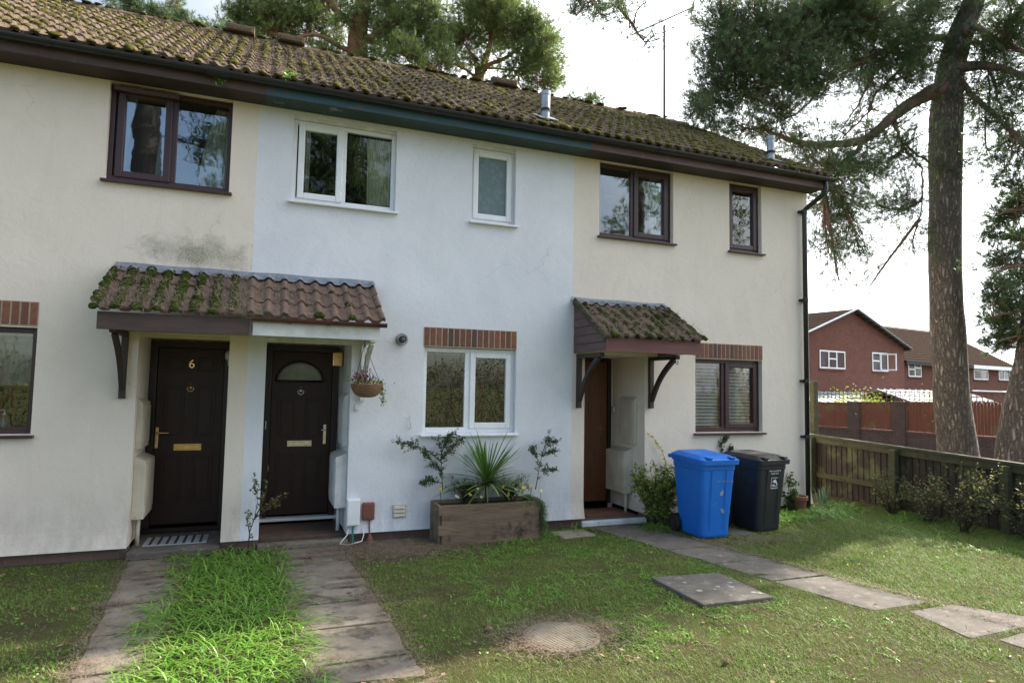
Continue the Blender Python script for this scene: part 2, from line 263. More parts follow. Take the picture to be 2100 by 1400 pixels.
k.b.inputs['Roughness'].default_value = 1.0; k.b.inputs['Specular IOR Level'].default_value = 0.0; k.bump(ff, 0.3, 0.02); M['far_tile'] = k.m
M['decking'] = pmat('decking', (0.27, 0.19, 0.13), (0.15, 0.105, 0.075), 3.5, 0.9, 0.4, 40, (0.8, 1, 5), c3=(0.045, 0.034, 0.028), s3=4, t3=0.60)
M['blue_plastic'] = pmat('blue_plastic', (0.008, 0.165, 0.62), (0.006, 0.135, 0.54), 3, 0.45, 0.12, 90, c3=(0.03, 0.19, 0.56), s3=5, t3=0.66)
M['black_plastic'] = pmat('black_plastic', (0.020, 0.021, 0.024), (0.013, 0.014, 0.016), 4, 0.5, 0.12, 90, c3=(0.04, 0.04, 0.04), s3=6, t3=0.66)
M['rubber'] = pmat('rubber', (0.012, 0.012, 0.012), (0.008, 0.008, 0.008), 6, 0.7)
M['label_white'] = pmat('label_white', (0.72, 0.74, 0.76), (0.55, 0.57, 0.6), 30, 0.6)
M['scuff'] = pmat('scuff', (0.30, 0.36, 0.44), (0.16, 0.24, 0.36), 40, 0.7)
M['meter_brown'] = pmat('meter_brown', (0.19, 0.065, 0.045), (0.14, 0.05, 0.036), 6, 0.6, 0.2, 60)
M['step_brick'] = pmat('step_brick', (0.13, 0.06, 0.04), (0.06, 0.04, 0.03), 5, 0.9, 0.6, 40, c3=(0.05, 0.042, 0.03), s3=4, t3=0.5)
M['terracotta'] = pmat('terracotta', (0.24, 0.10, 0.06), (0.16, 0.07, 0.04), 8, 0.8, 0.3, 40)
M['basket_wicker'] = pmat('basket_wicker', (0.33, 0.18, 0.10), (0.15, 0.08, 0.05), 14, 0.8, 1.0, 30, (1, 1, 5), bd=0.02)
M['yellow'] = pmat('yellow_petal', (0.80, 0.50, 0.02), (0.70, 0.40, 0.02), 20, 0.6)
M['cream_petal'] = pmat('cream_petal', (0.75, 0.72, 0.42), (0.65, 0.60, 0.30), 20, 0.6)
M['leaf_cordyline'] = leafmat('leaf_cordyline', [(0.055, 0.125, 0.028), (0.10, 0.19, 0.04), (0.17, 0.27, 0.08)], 0.35, 0.2, 0.5)
M['leaf_dark'] = leafmat('leaf_dark', [(0.030, 0.060, 0.020), (0.05, 0.095, 0.03), (0.08, 0.13, 0.045)], 0.5, 0.15, 0.4)
M['leaf_trail'] = leafmat('leaf_trail', [(0.040, 0.080, 0.020), (0.065, 0.12, 0.035), (0.09, 0.14, 0.05)], 0.6, 0.2)
M['leaf_heather'] = leafmat('leaf_heather', [(0.05, 0.055, 0.035), (0.075, 0.075, 0.045), (0.09, 0.065, 0.06), (0.05, 0.07, 0.03)], 0.8, 0.1)
M['leaf_varieg'] = leafmat('leaf_varieg', [(0.045, 0.10, 0.02), (0.08, 0.15, 0.03), (0.36, 0.36, 0.07), (0.07, 0.13, 0.03), (0.28, 0.33, 0.12)], 0.45, 0.2)
M['leaf_grey'] = leafmat('leaf_grey', [(0.05, 0.075, 0.045), (0.16, 0.19, 0.14), (0.07, 0.10, 0.06)], 0.5, 0.15)
M['leaf_rose'] = leafmat('leaf_rose', [(0.04, 0.10, 0.03), (0.06, 0.13, 0.04), (0.22, 0.10, 0.04), (0.10, 0.14, 0.04)], 0.5, 0.2)
M['leaf_yellow'] = leafmat('leaf_yellow', [(0.50, 0.42, 0.12), (0.62, 0.55, 0.24), (0.30, 0.33, 0.08)], 0.6, 0.2)
M['leaf_bramble'] = leafmat('leaf_bramble', [(0.05, 0.085, 0.03), (0.09, 0.13, 0.045), (0.20, 0.20, 0.07), (0.20, 0.12, 0.055)], 0.6, 0.2)
M['leaf_purple'] = leafmat('leaf_purple', [(0.13, 0.045, 0.055), (0.20, 0.08, 0.09), (0.30, 0.17, 0.20)], 0.7, 0.15)
M['dead_leaf'] = leafmat('dead_leaf', [(0.16, 0.075, 0.04), (0.26, 0.14, 0.08), (0.36, 0.23, 0.15), (0.09, 0.05, 0.035)], 0.9, 0.1)
M['blue_leaf'] = leafmat('blue_leaf', [(0.10, 0.17, 0.13), (0.14, 0.22, 0.17)], 0.5, 0.2)
M['clear_roof'] = pmat('clear_roof', (0.36, 0.39, 0.40), (0.22, 0.25, 0.25), 3, 0.4)
M['bottle_green'] = pmat('bottle_green', (0.02, 0.22, 0.09), (0.02, 0.16, 0.06), 9, 0.2)
M['bottle_clear'] = pmat('bottle_clear', (0.25, 0.30, 0.33), (0.2, 0.24, 0.27), 9, 0.15)
M['mat_dark'] = pmat('mat_dark', (0.03, 0.03, 0.033), (0.02, 0.02, 0.022), 9, 0.8)
M['mat_grey'] = pmat('mat_grey', (0.40, 0.42, 0.44), (0.28, 0.30, 0.32), 9, 0.5)

# ------------------------------------------------------------------ mesh helpers
ORI = {}
def link(o, parent):
    C.objects.link(o)
    if parent is not None: o.parent = parent
def thing(name, label, cat, loc=(0, 0, 0), group=None, rz=0.0):
    o = bpy.data.objects.new(name, None); o.empty_display_size = 0.1; C.objects.link(o); o.location = loc; o.rotation_euler = (0, 0, rz)
    o['label'] = label; o['category'] = cat
    if group: o['group'] = group
    ORI[o.name] = Vector(loc); return o
def tag(o, label, cat, group=None):
    o['label'] = label; o['category'] = cat
    if group: o['group'] = group
    return o
def org(parent):
    v = Vector((0, 0, 0)); p = parent
    while p is not None:
        v += Vector(p.location); p = p.parent
    return v
def arr_mesh(name, verts, faces_flat, loops, mat, parent=None, smooth=False, origin=None, local=False):
    """verts Nx3 array in world coordinates, faces_flat: indices, loops: per-face vertex counts"""
    verts = np.asarray(verts, dtype=np.float64).reshape(-1, 3)
    off = Vector(origin) if origin is not None else (org(parent) if parent is not None else Vector((0, 0, 0)))
    if not local: verts = verts - np.array(off)
    me = bpy.data.meshes.new(name); nf = len(loops)
    me.vertices.add(len(verts)); me.vertices.foreach_set('co', verts.astype(np.float32).ravel())
    me.loops.add(len(faces_flat)); me.loops.foreach_set('vertex_index', np.asarray(faces_flat, dtype=np.int32))
    me.polygons.add(nf); ls = np.concatenate([[0], np.cumsum(loops)[:-1]]) if nf else []
    me.polygons.foreach_set('loop_start', np.asarray(ls, dtype=np.int32)); me.polygons.foreach_set('loop_total', np.asarray(loops, dtype=np.int32))
    me.polygons.foreach_set('use_smooth', np.full(nf, bool(smooth)))
    me.update(calc_edges=True); me.validate()
    me.materials.append(M[mat] if isinstance(mat, str) else mat)
    o = bpy.data.objects.new(name, me); link(o, parent)
    if parent is None and origin is not None: o.location = off
    return o
class MB:
    def __init__(s): s.v = []; s.f = []
    def add(s, vs, fs):
        b = len(s.v); s.v.extend([tuple(map(float, q)) for q in vs]); s.f.extend([tuple(b+i for i in f) for f in fs]); return s
    def box(s, x0, x1, y0, y1, z0, z1):
        return s.add([(x0,y0,z0),(x1,y0,z0),(x1,y1,z0),(x0,y1,z0),(x0,y0,z1),(x1,y0,z1),(x1,y1,z1),(x0,y1,z1)],
                     [(0,3,2,1),(4,5,6,7),(0,1,5,4),(1,2,6,5),(2,3,7,6),(3,0,4,7)])
    def obox(s, c, ux, uy, uz, hx, hy, hz):
        c, ux, uy, uz = map(Vector, (c, ux, uy, uz)); vs = []
        for sz in (-1, 1):
            for (sx, sy) in ((-1,-1),(1,-1),(1,1),(-1,1)): vs.append(c+ux*hx*sx+uy*hy*sy+uz*hz*sz)
        return s.add(vs, [(0,3,2,1),(4,5,6,7),(0,1,5,4),(1,2,6,5),(2,3,7,6),(3,0,4,7)])
    def bar(s, a, b, w, h, up=(0, 0, 1)):
        a, b = Vector(a), Vector(b); d = (b-a); L = d.length; d.normalize(); x = d.cross(Vector(up))
        if x.length < 1e-4: x = d.cross(Vector((1, 0, 0)))
        x.normalize(); u = x.cross(d)
        return s.obox((a+b)/2, d, x, u, L/2, w/2, h/2)
    def prism(s, poly, axis, a0, a1):
        """poly list of 2d, extruded along axis 'x','y' or 'z'"""
        def P(p, t): return {'x': (t, p[0], p[1]), 'y': (p[0], t, p[1]), 'z': (p[0], p[1], t)}[axis]
        n = len(poly); vs = [P(p, a0) for p in poly]+[P(p, a1) for p in poly]
        fs = [tuple(range(n)), tuple(range(2*n-1, n-1, -1))]+[(i, n+i, n+(i+1) % n, (i+1) % n) for i in range(n)]
        return s.add(vs, fs)
    def tube(s, pts, rad, n=8, cap=True, closed=False):
        pts = [Vector(p) for p in pts]; m = len(pts)
        if not hasattr(rad, '__len__'): rad = [rad]*m
        b = len(s.v); t0 = (pts[1]-pts[0]).normalized(); u = t0.orthogonal().normalized()
        for i, p in enumerate(pts):
            t = (pts[min(i+1, m-1)]-pts[max(i-1, 0)]);
            if t.length < 1e-9: t = t0
            t = t.normalized(); u = (u-t*u.dot(t)); u = u.normalized() if u.length > 1e-6 else t.orthogonal().normalized(); w = t.cross(u)
            for j in range(n):
                a = 2*math.pi*j/n; q = p+(u*math.cos(a)+w*math.sin(a))*rad[i]; s.v.append((q.x, q.y, q.z))
        for i in range(m-1):
            for j in range(n): s.f.append((b+i*n+j, b+i*n+(j+1) % n, b+(i+1)*n+(j+1) % n, b+(i+1)*n+j))
        if cap: s.f.append(tuple(b+j for j in range(n-1, -1, -1))); s.f.append(tuple(b+(m-1)*n+j for j in range(n)))
        return s
    def lathe(s, prof, c, n=24, axis='z', caps=True):
        b = len(s.v); c = Vector(c)
        for (r, h) in prof:
            for j in range(n):
                a = 2*math.pi*j/n; x, y = r*math.cos(a), r*math.sin(a)
                q = {'z': (x, y, h), 'y': (x, h, y), 'x': (h, x, y)}[axis]; s.v.append(tuple(c+Vector(q)))
        for i in range(len(prof)-1):
            for j in range(n): s.f.append((b+i*n+j, b+i*n+(j+1) % n, b+(i+1)*n+(j+1) % n, b+(i+1)*n+j))
        if caps: s.f.append(tuple(b+j for j in range(n-1, -1, -1))); s.f.append(tuple(b+(len(prof)-1)*n+j for j in range(n)))
        return s
    def ico(s, c, r, sc=(1, 1, 1), jit=0.0, rot=None):
        base = _ICO; vs = []
        for p in base[0]:
            q = Vector(p)*(1+random.uniform(-jit, jit)); q = Vector((q.x*sc[0]*r, q.y*sc[1]*r, q.z*sc[2]*r))
            if rot: q = rot @ q
            vs.append(Vector(c)+q)
        return s.add(vs, base[1])
    def quad(s, a, b, c, d): return s.add([a, b, c, d], [(0, 1, 2, 3)])
    def build(s, name, mat, parent=None, smooth=False, bevel=0.0, origin=None, auto=False, local=False):
        ff = [i for f in s.f for i in f]; o = arr_mesh(name, s.v, ff, [len(f) for f in s.f], mat, parent, smooth, origin, local)
        if bevel:
            b = o.modifiers.new('bevel', 'BEVEL'); b.width = bevel; b.segments = 2; b.limit_method = 'ANGLE'; b.angle_limit = R_(40)
        return o
import bmesh
bm = bmesh.new(); bmesh.ops.create_icosphere(bm, subdivisions=2, radius=1.0)
_ICO = ([tuple(v.co) for v in bm.verts], [tuple(v.index for v in f.verts) for f in bm.faces]); bm.free()
def text_mesh(name, body, size, mat, parent, mw, extrude=0.001):
    cu = bpy.data.curves.new(name, 'FONT'); cu.body = body; cu.size = size; cu.extrude = extrude; cu.align_x = 'CENTER'; cu.align_y = 'CENTER'
    to = bpy.data.objects.new(name+'_tmp', cu); C.objects.link(to); dg = bpy.context.evaluated_depsgraph_get(); me = bpy.data.meshes.new_from_object(to.evaluated_get(dg))
    C.objects.unlink(to); bpy.data.objects.remove(to)
    me.materials.clear(); me.materials.append(M[mat]); me.transform(mw); me.name = name
    o = bpy.data.objects.new(name, me); link(o, parent); return o
def blades(base, direc, length, width, droop, segs=3, tip=0.0):
    """arching leaf blades; all args arrays. returns verts, faces_flat, loops"""
    N = len(base); base = np.asarray(base); d = np.asarray(direc)/np.linalg.norm(direc, axis=1)[:, None]
    hor = d.copy(); hor[:, 2] = 0; hn = np.linalg.norm(hor, axis=1)[:, None]; hor = np.where(hn > 1e-4, hor/np.maximum(hn, 1e-4), np.array([[1.0, 0, 0]]))
    side = np.stack([-hor[:, 1], hor[:, 0], np.zeros(N)], 1)
    V = []
    for i in range(segs+1):
        t = i/segs
        c = base+d*(length*t)[:, None]+hor*(droop*length*t*t*0.5)[:, None]; c[:, 2] -= droop*length*t*t*0.8
        if i < segs:
            w = (width*(1-t**2.2*0.75)*0.5)[:, None]; V += [c-side*w, c+side*w]
        else: V += [c]
    A = np.stack(V, 1); n = 2*segs+1; idx = np.arange(N)[:, None]*n
    fl = []; lp = []
    quads = [[2*i, 2*i+1, 2*i+3, 2*i+2] for i in range(segs-1)]; tri = [2*segs-2, 2*segs-1, 2*segs]
    cols = np.concatenate([np.array(q) for q in quads]+[np.array(tri)])
    flat = (idx+cols[None, :]).ravel(); loops = np.tile([4]*(segs-1)+[3], N)
    return A.reshape(-1, 3), flat, loops
def rand_dirs(n, zmin=-1, zmax=1):
    z = rng.uniform(zmin, zmax, n); a = rng.uniform(0, 2*math.pi, n); r = np.sqrt(1-z*z); return np.stack([r*np.cos(a), r*np.sin(a), z], 1)
def leaves(cent, size, aspect=0.55, zb=0.0):
    """diamond leaves folded slightly, random orientation"""
    N = len(cent); u = rand_dirs(N); u[:, 2] = u[:, 2]*0.7+zb; u /= np.linalg.norm(u, axis=1)[:, None]
    w = np.cross(u, rand_dirs(N)); w /= np.maximum(np.linalg.norm(w, axis=1), 1e-6)[:, None]; s_ = (np.asarray(size)*np.ones(N))[:, None]
    nrm = np.cross(u, w); A = np.stack([cent, cent+u*s_*0.5+w*s_*aspect*0.5+nrm*s_*0.06, cent+u*s_, cent+u*s_*0.5-w*s_*aspect*0.5+nrm*s_*0.06], 1)
    return A.reshape(-1, 3), np.arange(4*N), np.full(N, 4)
def tufts(P, D, size, nn=20, needle=0.09, wid=0.0045, spread=0.9):
    """pine shoots: nn thin needles along a short shoot"""
    N = len(P); D = D/np.linalg.norm(D, axis=1)[:, None]
    t = rng.uniform(0.0, 1.0, (N, nn, 1)); base = P[:, None, :]+D[:, None, :]*t*(np.asarray(size)*np.ones(N))[:, None, None]
    rd = rand_dirs(N*nn).reshape(N, nn, 3); nd = D[:, None, :]*(1.0-spread*0.35)+rd*spread; nd /= np.linalg.norm(nd, axis=2)[..., None]
    L = needle*rng.uniform(0.7, 1.25, (N, nn, 1)); sd = np.cross(nd, rand_dirs(N*nn).reshape(N, nn, 3)); sd /= np.maximum(np.linalg.norm(sd, axis=2)[..., None], 1e-6)
    A = np.stack([base-sd*wid/2, base+sd*wid/2, base+nd*L], 2).reshape(-1, 3)
    return A, np.arange(len(A)), np.full(len(A)//3, 3)
def merge(parts):
    V = []; Fl = []; L = []; b = 0
    for v, f, l in parts: V.append(v); Fl.append(np.asarray(f)+b); L.append(l); b += len(v)
    return np.concatenate(V), np.concatenate(Fl), np.concatenate(L)
# ------------------------------------------------------------------ terrain
def gz(x, y):
    t = max(0.0, min(1.0, (x-9.6)/14.0)); return -0.1-1.15*t*t*(3-2*t)
xs = sorted(set([-400, -200, -100, -60, -40, -25, -15, -10, -7]+[round(-6+i*0.5, 2) for i in range(90)]+[42, 50, 70, 100, 180, 400]))
ys = sorted(set([-400, -200, -100, -60, -40, -30, -20, -14]+[round(-10+i*0.5, 2) for i in range(70)]+[30, 50, 80, 150, 400]))
V = []; Fc = []
for i, x in enumerate(xs):
    for j, y in enumerate(ys): V.append((x, y, gz(x, y)+(0.012*noise.noise(Vector((x*1.3, y*1.3, 0))) if -6 < x < 9 and -9 < y < -0.8 else 0)))
for i in range(len(xs)-1):
    for j in range(len(ys)-1):
        a = i*len(ys)+j; Fc += [a, a+len(ys), a+len(ys)+1, a+1]
g = arr_mesh('ground', V, Fc, [4]*(len(Fc)//4), 'ground_soil', smooth=True); g['kind'] = 'structure'

# ------------------------------------------------------------------ the terrace
BZ = -0.1
RIDGE_Y, RIDGE_Z, EAVE_Y, EAVE_Z = 3.1, 6.85, -0.37, 4.765
SL = math.atan2(RIDGE_Z-EAVE_Z, RIDGE_Y-EAVE_Y); SLEN = math.hypot(RIDGE_Z-EAVE_Z, RIDGE_Y-EAVE_Y)
REAR = 2*RIDGE_Y
H6 = thing('terraced_house', 'cream rendered house with brown windows and the number 6 on its dark door', 'house', (-2.0, 0, BZ), 'houses of the terrace')
H5 = thing('terraced_house', 'white rendered middle house with white windows and a blue eaves board', 'house', (1.78, 0, BZ), 'houses of the terrace')
H7 = thing('terraced_house', 'cream rendered end house with an orange brown wooden door, behind the wheelie bins', 'house', (5.6, 0, BZ), 'houses of the terrace')
XP1, XP2, XR, XL = -0.08, 3.66, 7.58, -3.86

def facade(mb, x0, x1, z0, z1, holes, cuts=()):
    X = sorted(set([x0, x1]+[h[0] for h in holes]+[h[1] for h in holes]+[c for c in cuts if x0 < c < x1])); X = [x for x in X if x0 <= x <= x1]
    Z = sorted(set([z0, z1]+[h[2] for h in holes]+[h[3] for h in holes]+[0.03, 0.08, 0.13, 0.19, 0.26])); Z = [z for z in Z if z0 <= z <= z1]
    def yb(z): return -0.045*max(0, (0.26-z)/0.26)**2
    for a, b in zip(X, X[1:]):
        for c, d in zip(Z, Z[1:]):
            mx_, mz = (a+b)/2, (c+d)/2
            if any(h[0] < mx_ < h[1] and h[2] < mz < h[3] for h in holes): continue
            mb.quad((a, yb(c), c), (b, yb(c), c), (b, yb(d), d), (a, yb(d), d))
    for (a, b, c, d, dep) in holes:
        zz = [z for z in Z if c <= z <= d]
        for p, q in zip(zz, zz[1:]):
            mb.quad((a, yb(p), p), (a, yb(q), q), (a, dep, q), (a, dep, p)); mb.quad((b, yb(p), p), (b, dep, p), (b, dep, q), (b, yb(q), q))
        mb.quad((a, 0, d), (b, 0, d), (b, dep, d), (a, dep, d))
        if c > z0+0.01: mb.quad((a, 0, c), (a, dep, c), (b, dep, c), (b, 0, c))
    # underside drip
    segs = [(a, b) for a, b in zip(X, X[1:]) if not any(h[0] < (a+b)/2 < h[1] and h[2] <= z0 for h in holes)]
    for a, b in segs: mb.quad((a, yb(z0), z0), (a, 0.05, z0), (b, 0.05, z0), (b, yb(z0), z0))
def body(mb, x0, x1, z0, gable_r=False, gable_l=False):
    mb.quad((x0, REAR, z0), (x0, REAR, 4.7), (x1, REAR, 4.7), (x1, REAR, z0))
    for xx, on in ((x0, gable_l), (x1, gable_r)):
        if on: mb.add([(xx, 0, z0), (xx, REAR, z0), (xx, REAR, 4.80), (xx, RIDGE_Y, RIDGE_Z-0.06), (xx, 0, 4.80)], [(0, 1, 2, 3, 4)])

def window(parent, x0, x1, z0, z1, mat, lights, y=0.07, fw=0.045, sash=0.055, glass='glass', sill=None, head=None, mull=0.05, label=None, depth_room=1.3):
    """lights: (xa, xb, opens) inner edges. The frame is the window itself"""
    mb = MB(); d = 0.06
    mb.box(x0, x0+fw, y, y+d, z0, z1); mb.box(x1-fw, x1, y, y+d, z0, z1)
    mb.box(x0+fw, x1-fw, y, y+d, z1-fw, z1); mb.box(x0+fw, x1-fw, y, y+d, z0, z0+fw+0.012)
    for (a, b), (c, e) in zip([l[:2] for l in lights], [l[:2] for l in lights[1:]]): mb.box(b, c, y+0.001, y+d, z0+fw+0.012, z1-fw)
    w = mb.build('window', mat, parent, bevel=0.005)
    if label: w['label'] = label
    for (a, b, op) in lights:
        za, zb = z0+fw+0.012, z1-fw
        if op:
            s = MB(); yy = y-0.018; g = 0.012
            s.box(a-g, a+sash, yy, yy+0.05, za-g, zb+g); s.box(b-sash, b+g, yy, yy+0.05, za-g, zb+g)
            s.box(a+sash, b-sash, yy, yy+0.05, zb-sash, zb+g); s.box(a+sash, b-sash, yy, yy+0.05, za-g, za+sash)
            s.build('opening_sash', mat, w, bevel=0.008); a2, b2, za, zb = a+sash, b-sash, za+sash, zb-sash
        else: a2, b2 = a, b
        p = MB(); p.box(a2-0.003, b2+0.003, y+0.02, y+0.026, za-0.003, zb+0.003); p.build('pane', glass, w)
    if sill:
        s = MB(); s.prism([(-0.055, z0-0.035), (-0.055, z0-0.012), (y+0.02, z0-0.001), (y+0.02, z0-0.035)], 'x', x0-0.03 if sill == 1 else x0, x1+0.03 if sill == 1 else x1)
        s.build('sill', mat, w, bevel=0.004)
    if depth_room:
        r = MB(); a, b, c, e = x0-0.25, x1+0.25, z0-0.3, z1+0.05; f = y+0.07+depth_room; n = y+0.065
        r.quad((a, f, c), (b, f, c), (b, f, e), (a, f, e)); r.quad((a, n, c), (a, f, c), (a, f, e), (a, n, e)); r.quad((b, f, c), (b, n, c), (b, n, e), (b, f, e))
        r.quad((a, n, c), (b, n, c), (b, f, c), (a, f, c)); r.quad((a, n, e), (a, f, e), (b, f, e), (b, n, e))
        r.build('room_interior', 'room_dark', w)
    return w
def curtain(parent, xa_top, xb_top, xa_bot, xb_bot, z0, z1, y, mat='curtain', folds=7, name='curtain', amp=0.02):
    V = []; F = []; n = folds*6; m = 8
    for j in range(m+1):
        t = j/m; xa = xa_bot+(xa_top-xa_bot)*t**1.5; xb = xb_bot+(xb_top-xb_bot)*t**1.5
        for i in range(n+1):
            s = i/n; V.append((xa+(xb-xa)*s, y+amp*math.sin(s*folds*2*math.pi+0.6*math.sin(j*0.9)), z0+(z1-z0)*t))
    for j in range(m):
        for i in range(n):
            a = j*(n+1)+i; F.append((a, a+1, a+n+2, a+n+1))
    return MB().add(V, F).build(name, mat, parent, smooth=True)
def blind(parent, x0, x1, z0, z1, y, pitch, mat, tilt=0.5, dep=0.04, drop=None):
    mb = MB(); z = z1-pitch; zend = z0 if drop is None else drop
    mb.box(x0, x1, y-0.02, y+0.03, z1-0.025, z1)
    while z > zend:
        c, s = math.cos(tilt), math.sin(tilt); h = dep/2; yy = y
        mb.add([(x0, yy-h*c, z-h*s), (x1, yy-h*c, z-h*s), (x1, yy+h*c, z+h*s), (x0, yy+h*c, z+h*s),
                (x0, yy-h*c, z-h*s-0.002), (x1, yy-h*c, z-h*s-0.002), (x1, yy+h*c, z+h*s-0.002), (x0, yy+h*c, z+h*s-0.002)],
               [(0, 1, 2, 3), (7, 6, 5, 4), (0, 4, 5, 1), (2, 6, 7, 3)])
        z -= pitch
    for x in (x0+(x1-x0)*0.2, x0+(x1-x0)*0.65): mb.tube([(x, y-0.025, zend), (x, y-0.025, z1)], 0.0012, 4)
    return mb.build('blind', mat, parent)
def roll_profile(u, p, h):
    t = (u/p) % 1.0
    if t < 0.52: return h*math.sin(math.pi*t/0.52)**0.8
    return -h*0.12*math.sin(math.pi*(t-0.52)/0.48)
def tile_sheet(x0, x1, y0, z0, ang, length, n, period, rollh, thick=0.02, spp=10, jit=0.004, seed=0):
    """courses of rolled tiles climbing from the eave (y0, z0)"""
    rr = random.Random(seed); cs, sn = math.cos(ang), math.sin(ang); ex = length/n
    nx = max(2, int(round((x1-x0)/period*spp))); V = []; F = []
    for i in range(n):
        jl = [rr.uniform(-jit, jit) for _ in range(int((x1-x0)/(period*2))+3)]
        rows = [(i*ex, -0.012), (i*ex, thick), (i*ex+ex*0.5, thick*0.55), ((i+1)*ex+0.015, 0.0)]
        b = len(V)
        for r, (s, off) in enumerate(rows):
            for k in range(nx+1):
                x = x0+(x1-x0)*k/nx; jj = jl[int((x-x0)/(period*2))]
                ss = s+(jj*1.5 if r < 2 else 0); hh = (roll_profile(x, period, rollh)+jj*0.8) if r else roll_profile(x, period, rollh)*0.9
                o = off+hh; V.append((x, y0+ss*cs-o*sn, z0+ss*sn+o*cs))
        for r in range(3):
            for k in range(nx): a = b+r*(nx+1)+k; F.append((a, a+1, a+nx+2, a+nx+1))
    mb = MB(); mb.add(V, F); return mb
def roof_pt(y0, z0, ang, x, s, o): return (x, y0+s*math.cos(ang)-o*math.sin(ang), z0+s*math.sin(ang)+o*math.cos(ang))
def moss_lumps(x0, x1, y0, z0, ang, length, n, period, rollh, prob, size, seed, dens=None, top=0.6, thick=0.02):
    rs = random.Random(seed); random.seed(seed); mb = MB(); ex = length/n; rot = Matrix.Rotation(ang, 3, 'X')
    k0 = int(math.floor(x0/period)); k1 = int(math.ceil(x1/period))
    for i in range(n):
        for k in range(k0, k1+1):
            x = (k+0.26)*period
            if not (x0+0.02 < x < x1-0.02): continue
            pr = prob if dens is None else dens(x, i/n)
            if rs.random() > pr: continue
            sz = size*rs.uniform(0.55, 1.3)
            p = roof_pt(y0, z0, ang, x+rs.uniform(-.008, .008), i*ex+rs.uniform(0.0, 0.03), rollh*0.95+thick*0.4)
            mb.ico(p, sz, (rs.uniform(.8, 1.15), rs.uniform(0.8, 1.7), rs.uniform(0.3, 0.55)), 0.22, rot)
    return mb
def strewn(N, x0, x1, y0, z0, ang, s0, s1, off, length=0.07, width=0.003, flat=0.35, dens=None):
    x = rng.uniform(x0, x1, N); s = rng.uniform(s0, s1, N)
    if dens is not None:
        keep = np.array([dens(a, b) for a, b in zip(x, s)]) > rng.uniform(0, 1, N); x = x[keep]; s = s[keep]; N = len(x)
    o = off(x, s); P = np.stack([x, y0+s*math.cos(ang)-o*math.sin(ang), z0+s*math.sin(ang)+o*math.cos(ang)], 1)
    d = rand_dirs(N); n_ = np.array([0, -math.sin(ang), math.cos(ang)]); d = d-n_*(d@n_)[:, None]*(1-flat); d /= np.linalg.norm(d, axis=1)[:, None]
    sd = np.cross(d, n_); sd /= np.maximum(np.linalg.norm(sd, axis=1), 1e-6)[:, None]; L = (length*rng.uniform(0.5, 1.3, N))[:, None]
    A = np.stack([P-sd*width/2, P+sd*width/2, P+d*L+sd*width*0.4+n_*0.004], 1).reshape(-1, 3)
    return A, np.arange(len(A)), np.full(N, 3)
PER = 0.15; NC = 14
def rollh_arr(x, p, h):
    t = (x/p) % 1.0; return np.where(t < 0.52, h*np.sin(np.pi*np.clip(t/0.52, 0, 1))**0.8, 0)
def house_roof(parent, x0, x1, seed, moss_d):
    rf = tile_sheet(x0, x1, EAVE_Y, EAVE_Z, SL, SLEN, NC, PER, 0.032, 0.024, 10, 0.003, seed)
    # rear slope
    rf.quad((x0, RIDGE_Y, RIDGE_Z), (x1, RIDGE_Y, RIDGE_Z), (x1, REAR+0.3, EAVE_Z), (x0, REAR+0.3, EAVE_Z))
    roof = rf.build('roof', 'roof_tile', parent, smooth=False)
    ms = moss_lumps(x0, x1, EAVE_Y, EAVE_Z, SL, SLEN, NC, PER, 0.032, 0.8, 0.048, seed, moss_d, thick=0.024)
    m_ = ms.build('moss', 'moss', roof, smooth=True); m_['kind'] = 'stuff'
    lit = strewn(int(26000*(x1-x0)/3.8), x0, x1, EAVE_Y, EAVE_Z, SL, 0.0, SLEN*0.98, lambda x, s: 0.012+rollh_arr(x, PER, 0.032)*0.9+rng.uniform(0, 0.012, len(x)), 0.085, 0.006,
                 dens=lambda x, s: 0.35+0.65*max(0, min(1, 0.55+1.6*noise.noise(Vector((x*1.1, s*1.3, 3)))+(0.5 if s < 1.0 and x < 1 else 0))))
    l_ = arr_mesh('pine_needle_litter', *lit, 'litter', roof); l_['kind'] = 'stuff'
    rg = MB(); xx = x0
    while xx < x1-0.02:
        e = min(xx+0.45, x1); pr = []
        for j in range(9):
            a = math.pi*j/8; pr.append((RIDGE_Y-0.115*math.cos(a), RIDGE_Z-0.045+0.11*math.sin(a)+random.uniform(-.003, .003)))
        rg.prism(pr, 'x', xx+0.003, e-0.003); xx = e
    r_ = rg.build('ridge_tiles', 'roof_tile', roof, smooth=False)
    mr_ = MB(); random.seed(seed+5)
    for q in range(int((x1-x0)*16)):
        x = random.uniform(x0+.03, x1-.03); mr_.ico((x, RIDGE_Y-0.05+random.uniform(-.06, .06), RIDGE_Z+0.055), random.uniform(.02, .055), (1.4, 1, 0.5), 0.15)
    o = mr_.build('ridge_moss', 'moss', roof, smooth=True); o['kind'] = 'stuff'
    return roof
def md6(x, t): return 0.70+0.3*t+0.3*noise.noise(Vector((x*0.8, t*4, 1)))
def md5(x, t): return 0.78+0.3*noise.noise(Vector((x*0.9, t*4, 2)))
def md7(x, t): return 0.97
roof6 = house_roof(H6, XL-0.05, XP1, 11, md6)
roof5 = house_roof(H5, XP1, XP2, 12, md5)
roof7 = house_roof(H7, XP2, XR+0.10, 13, md7)
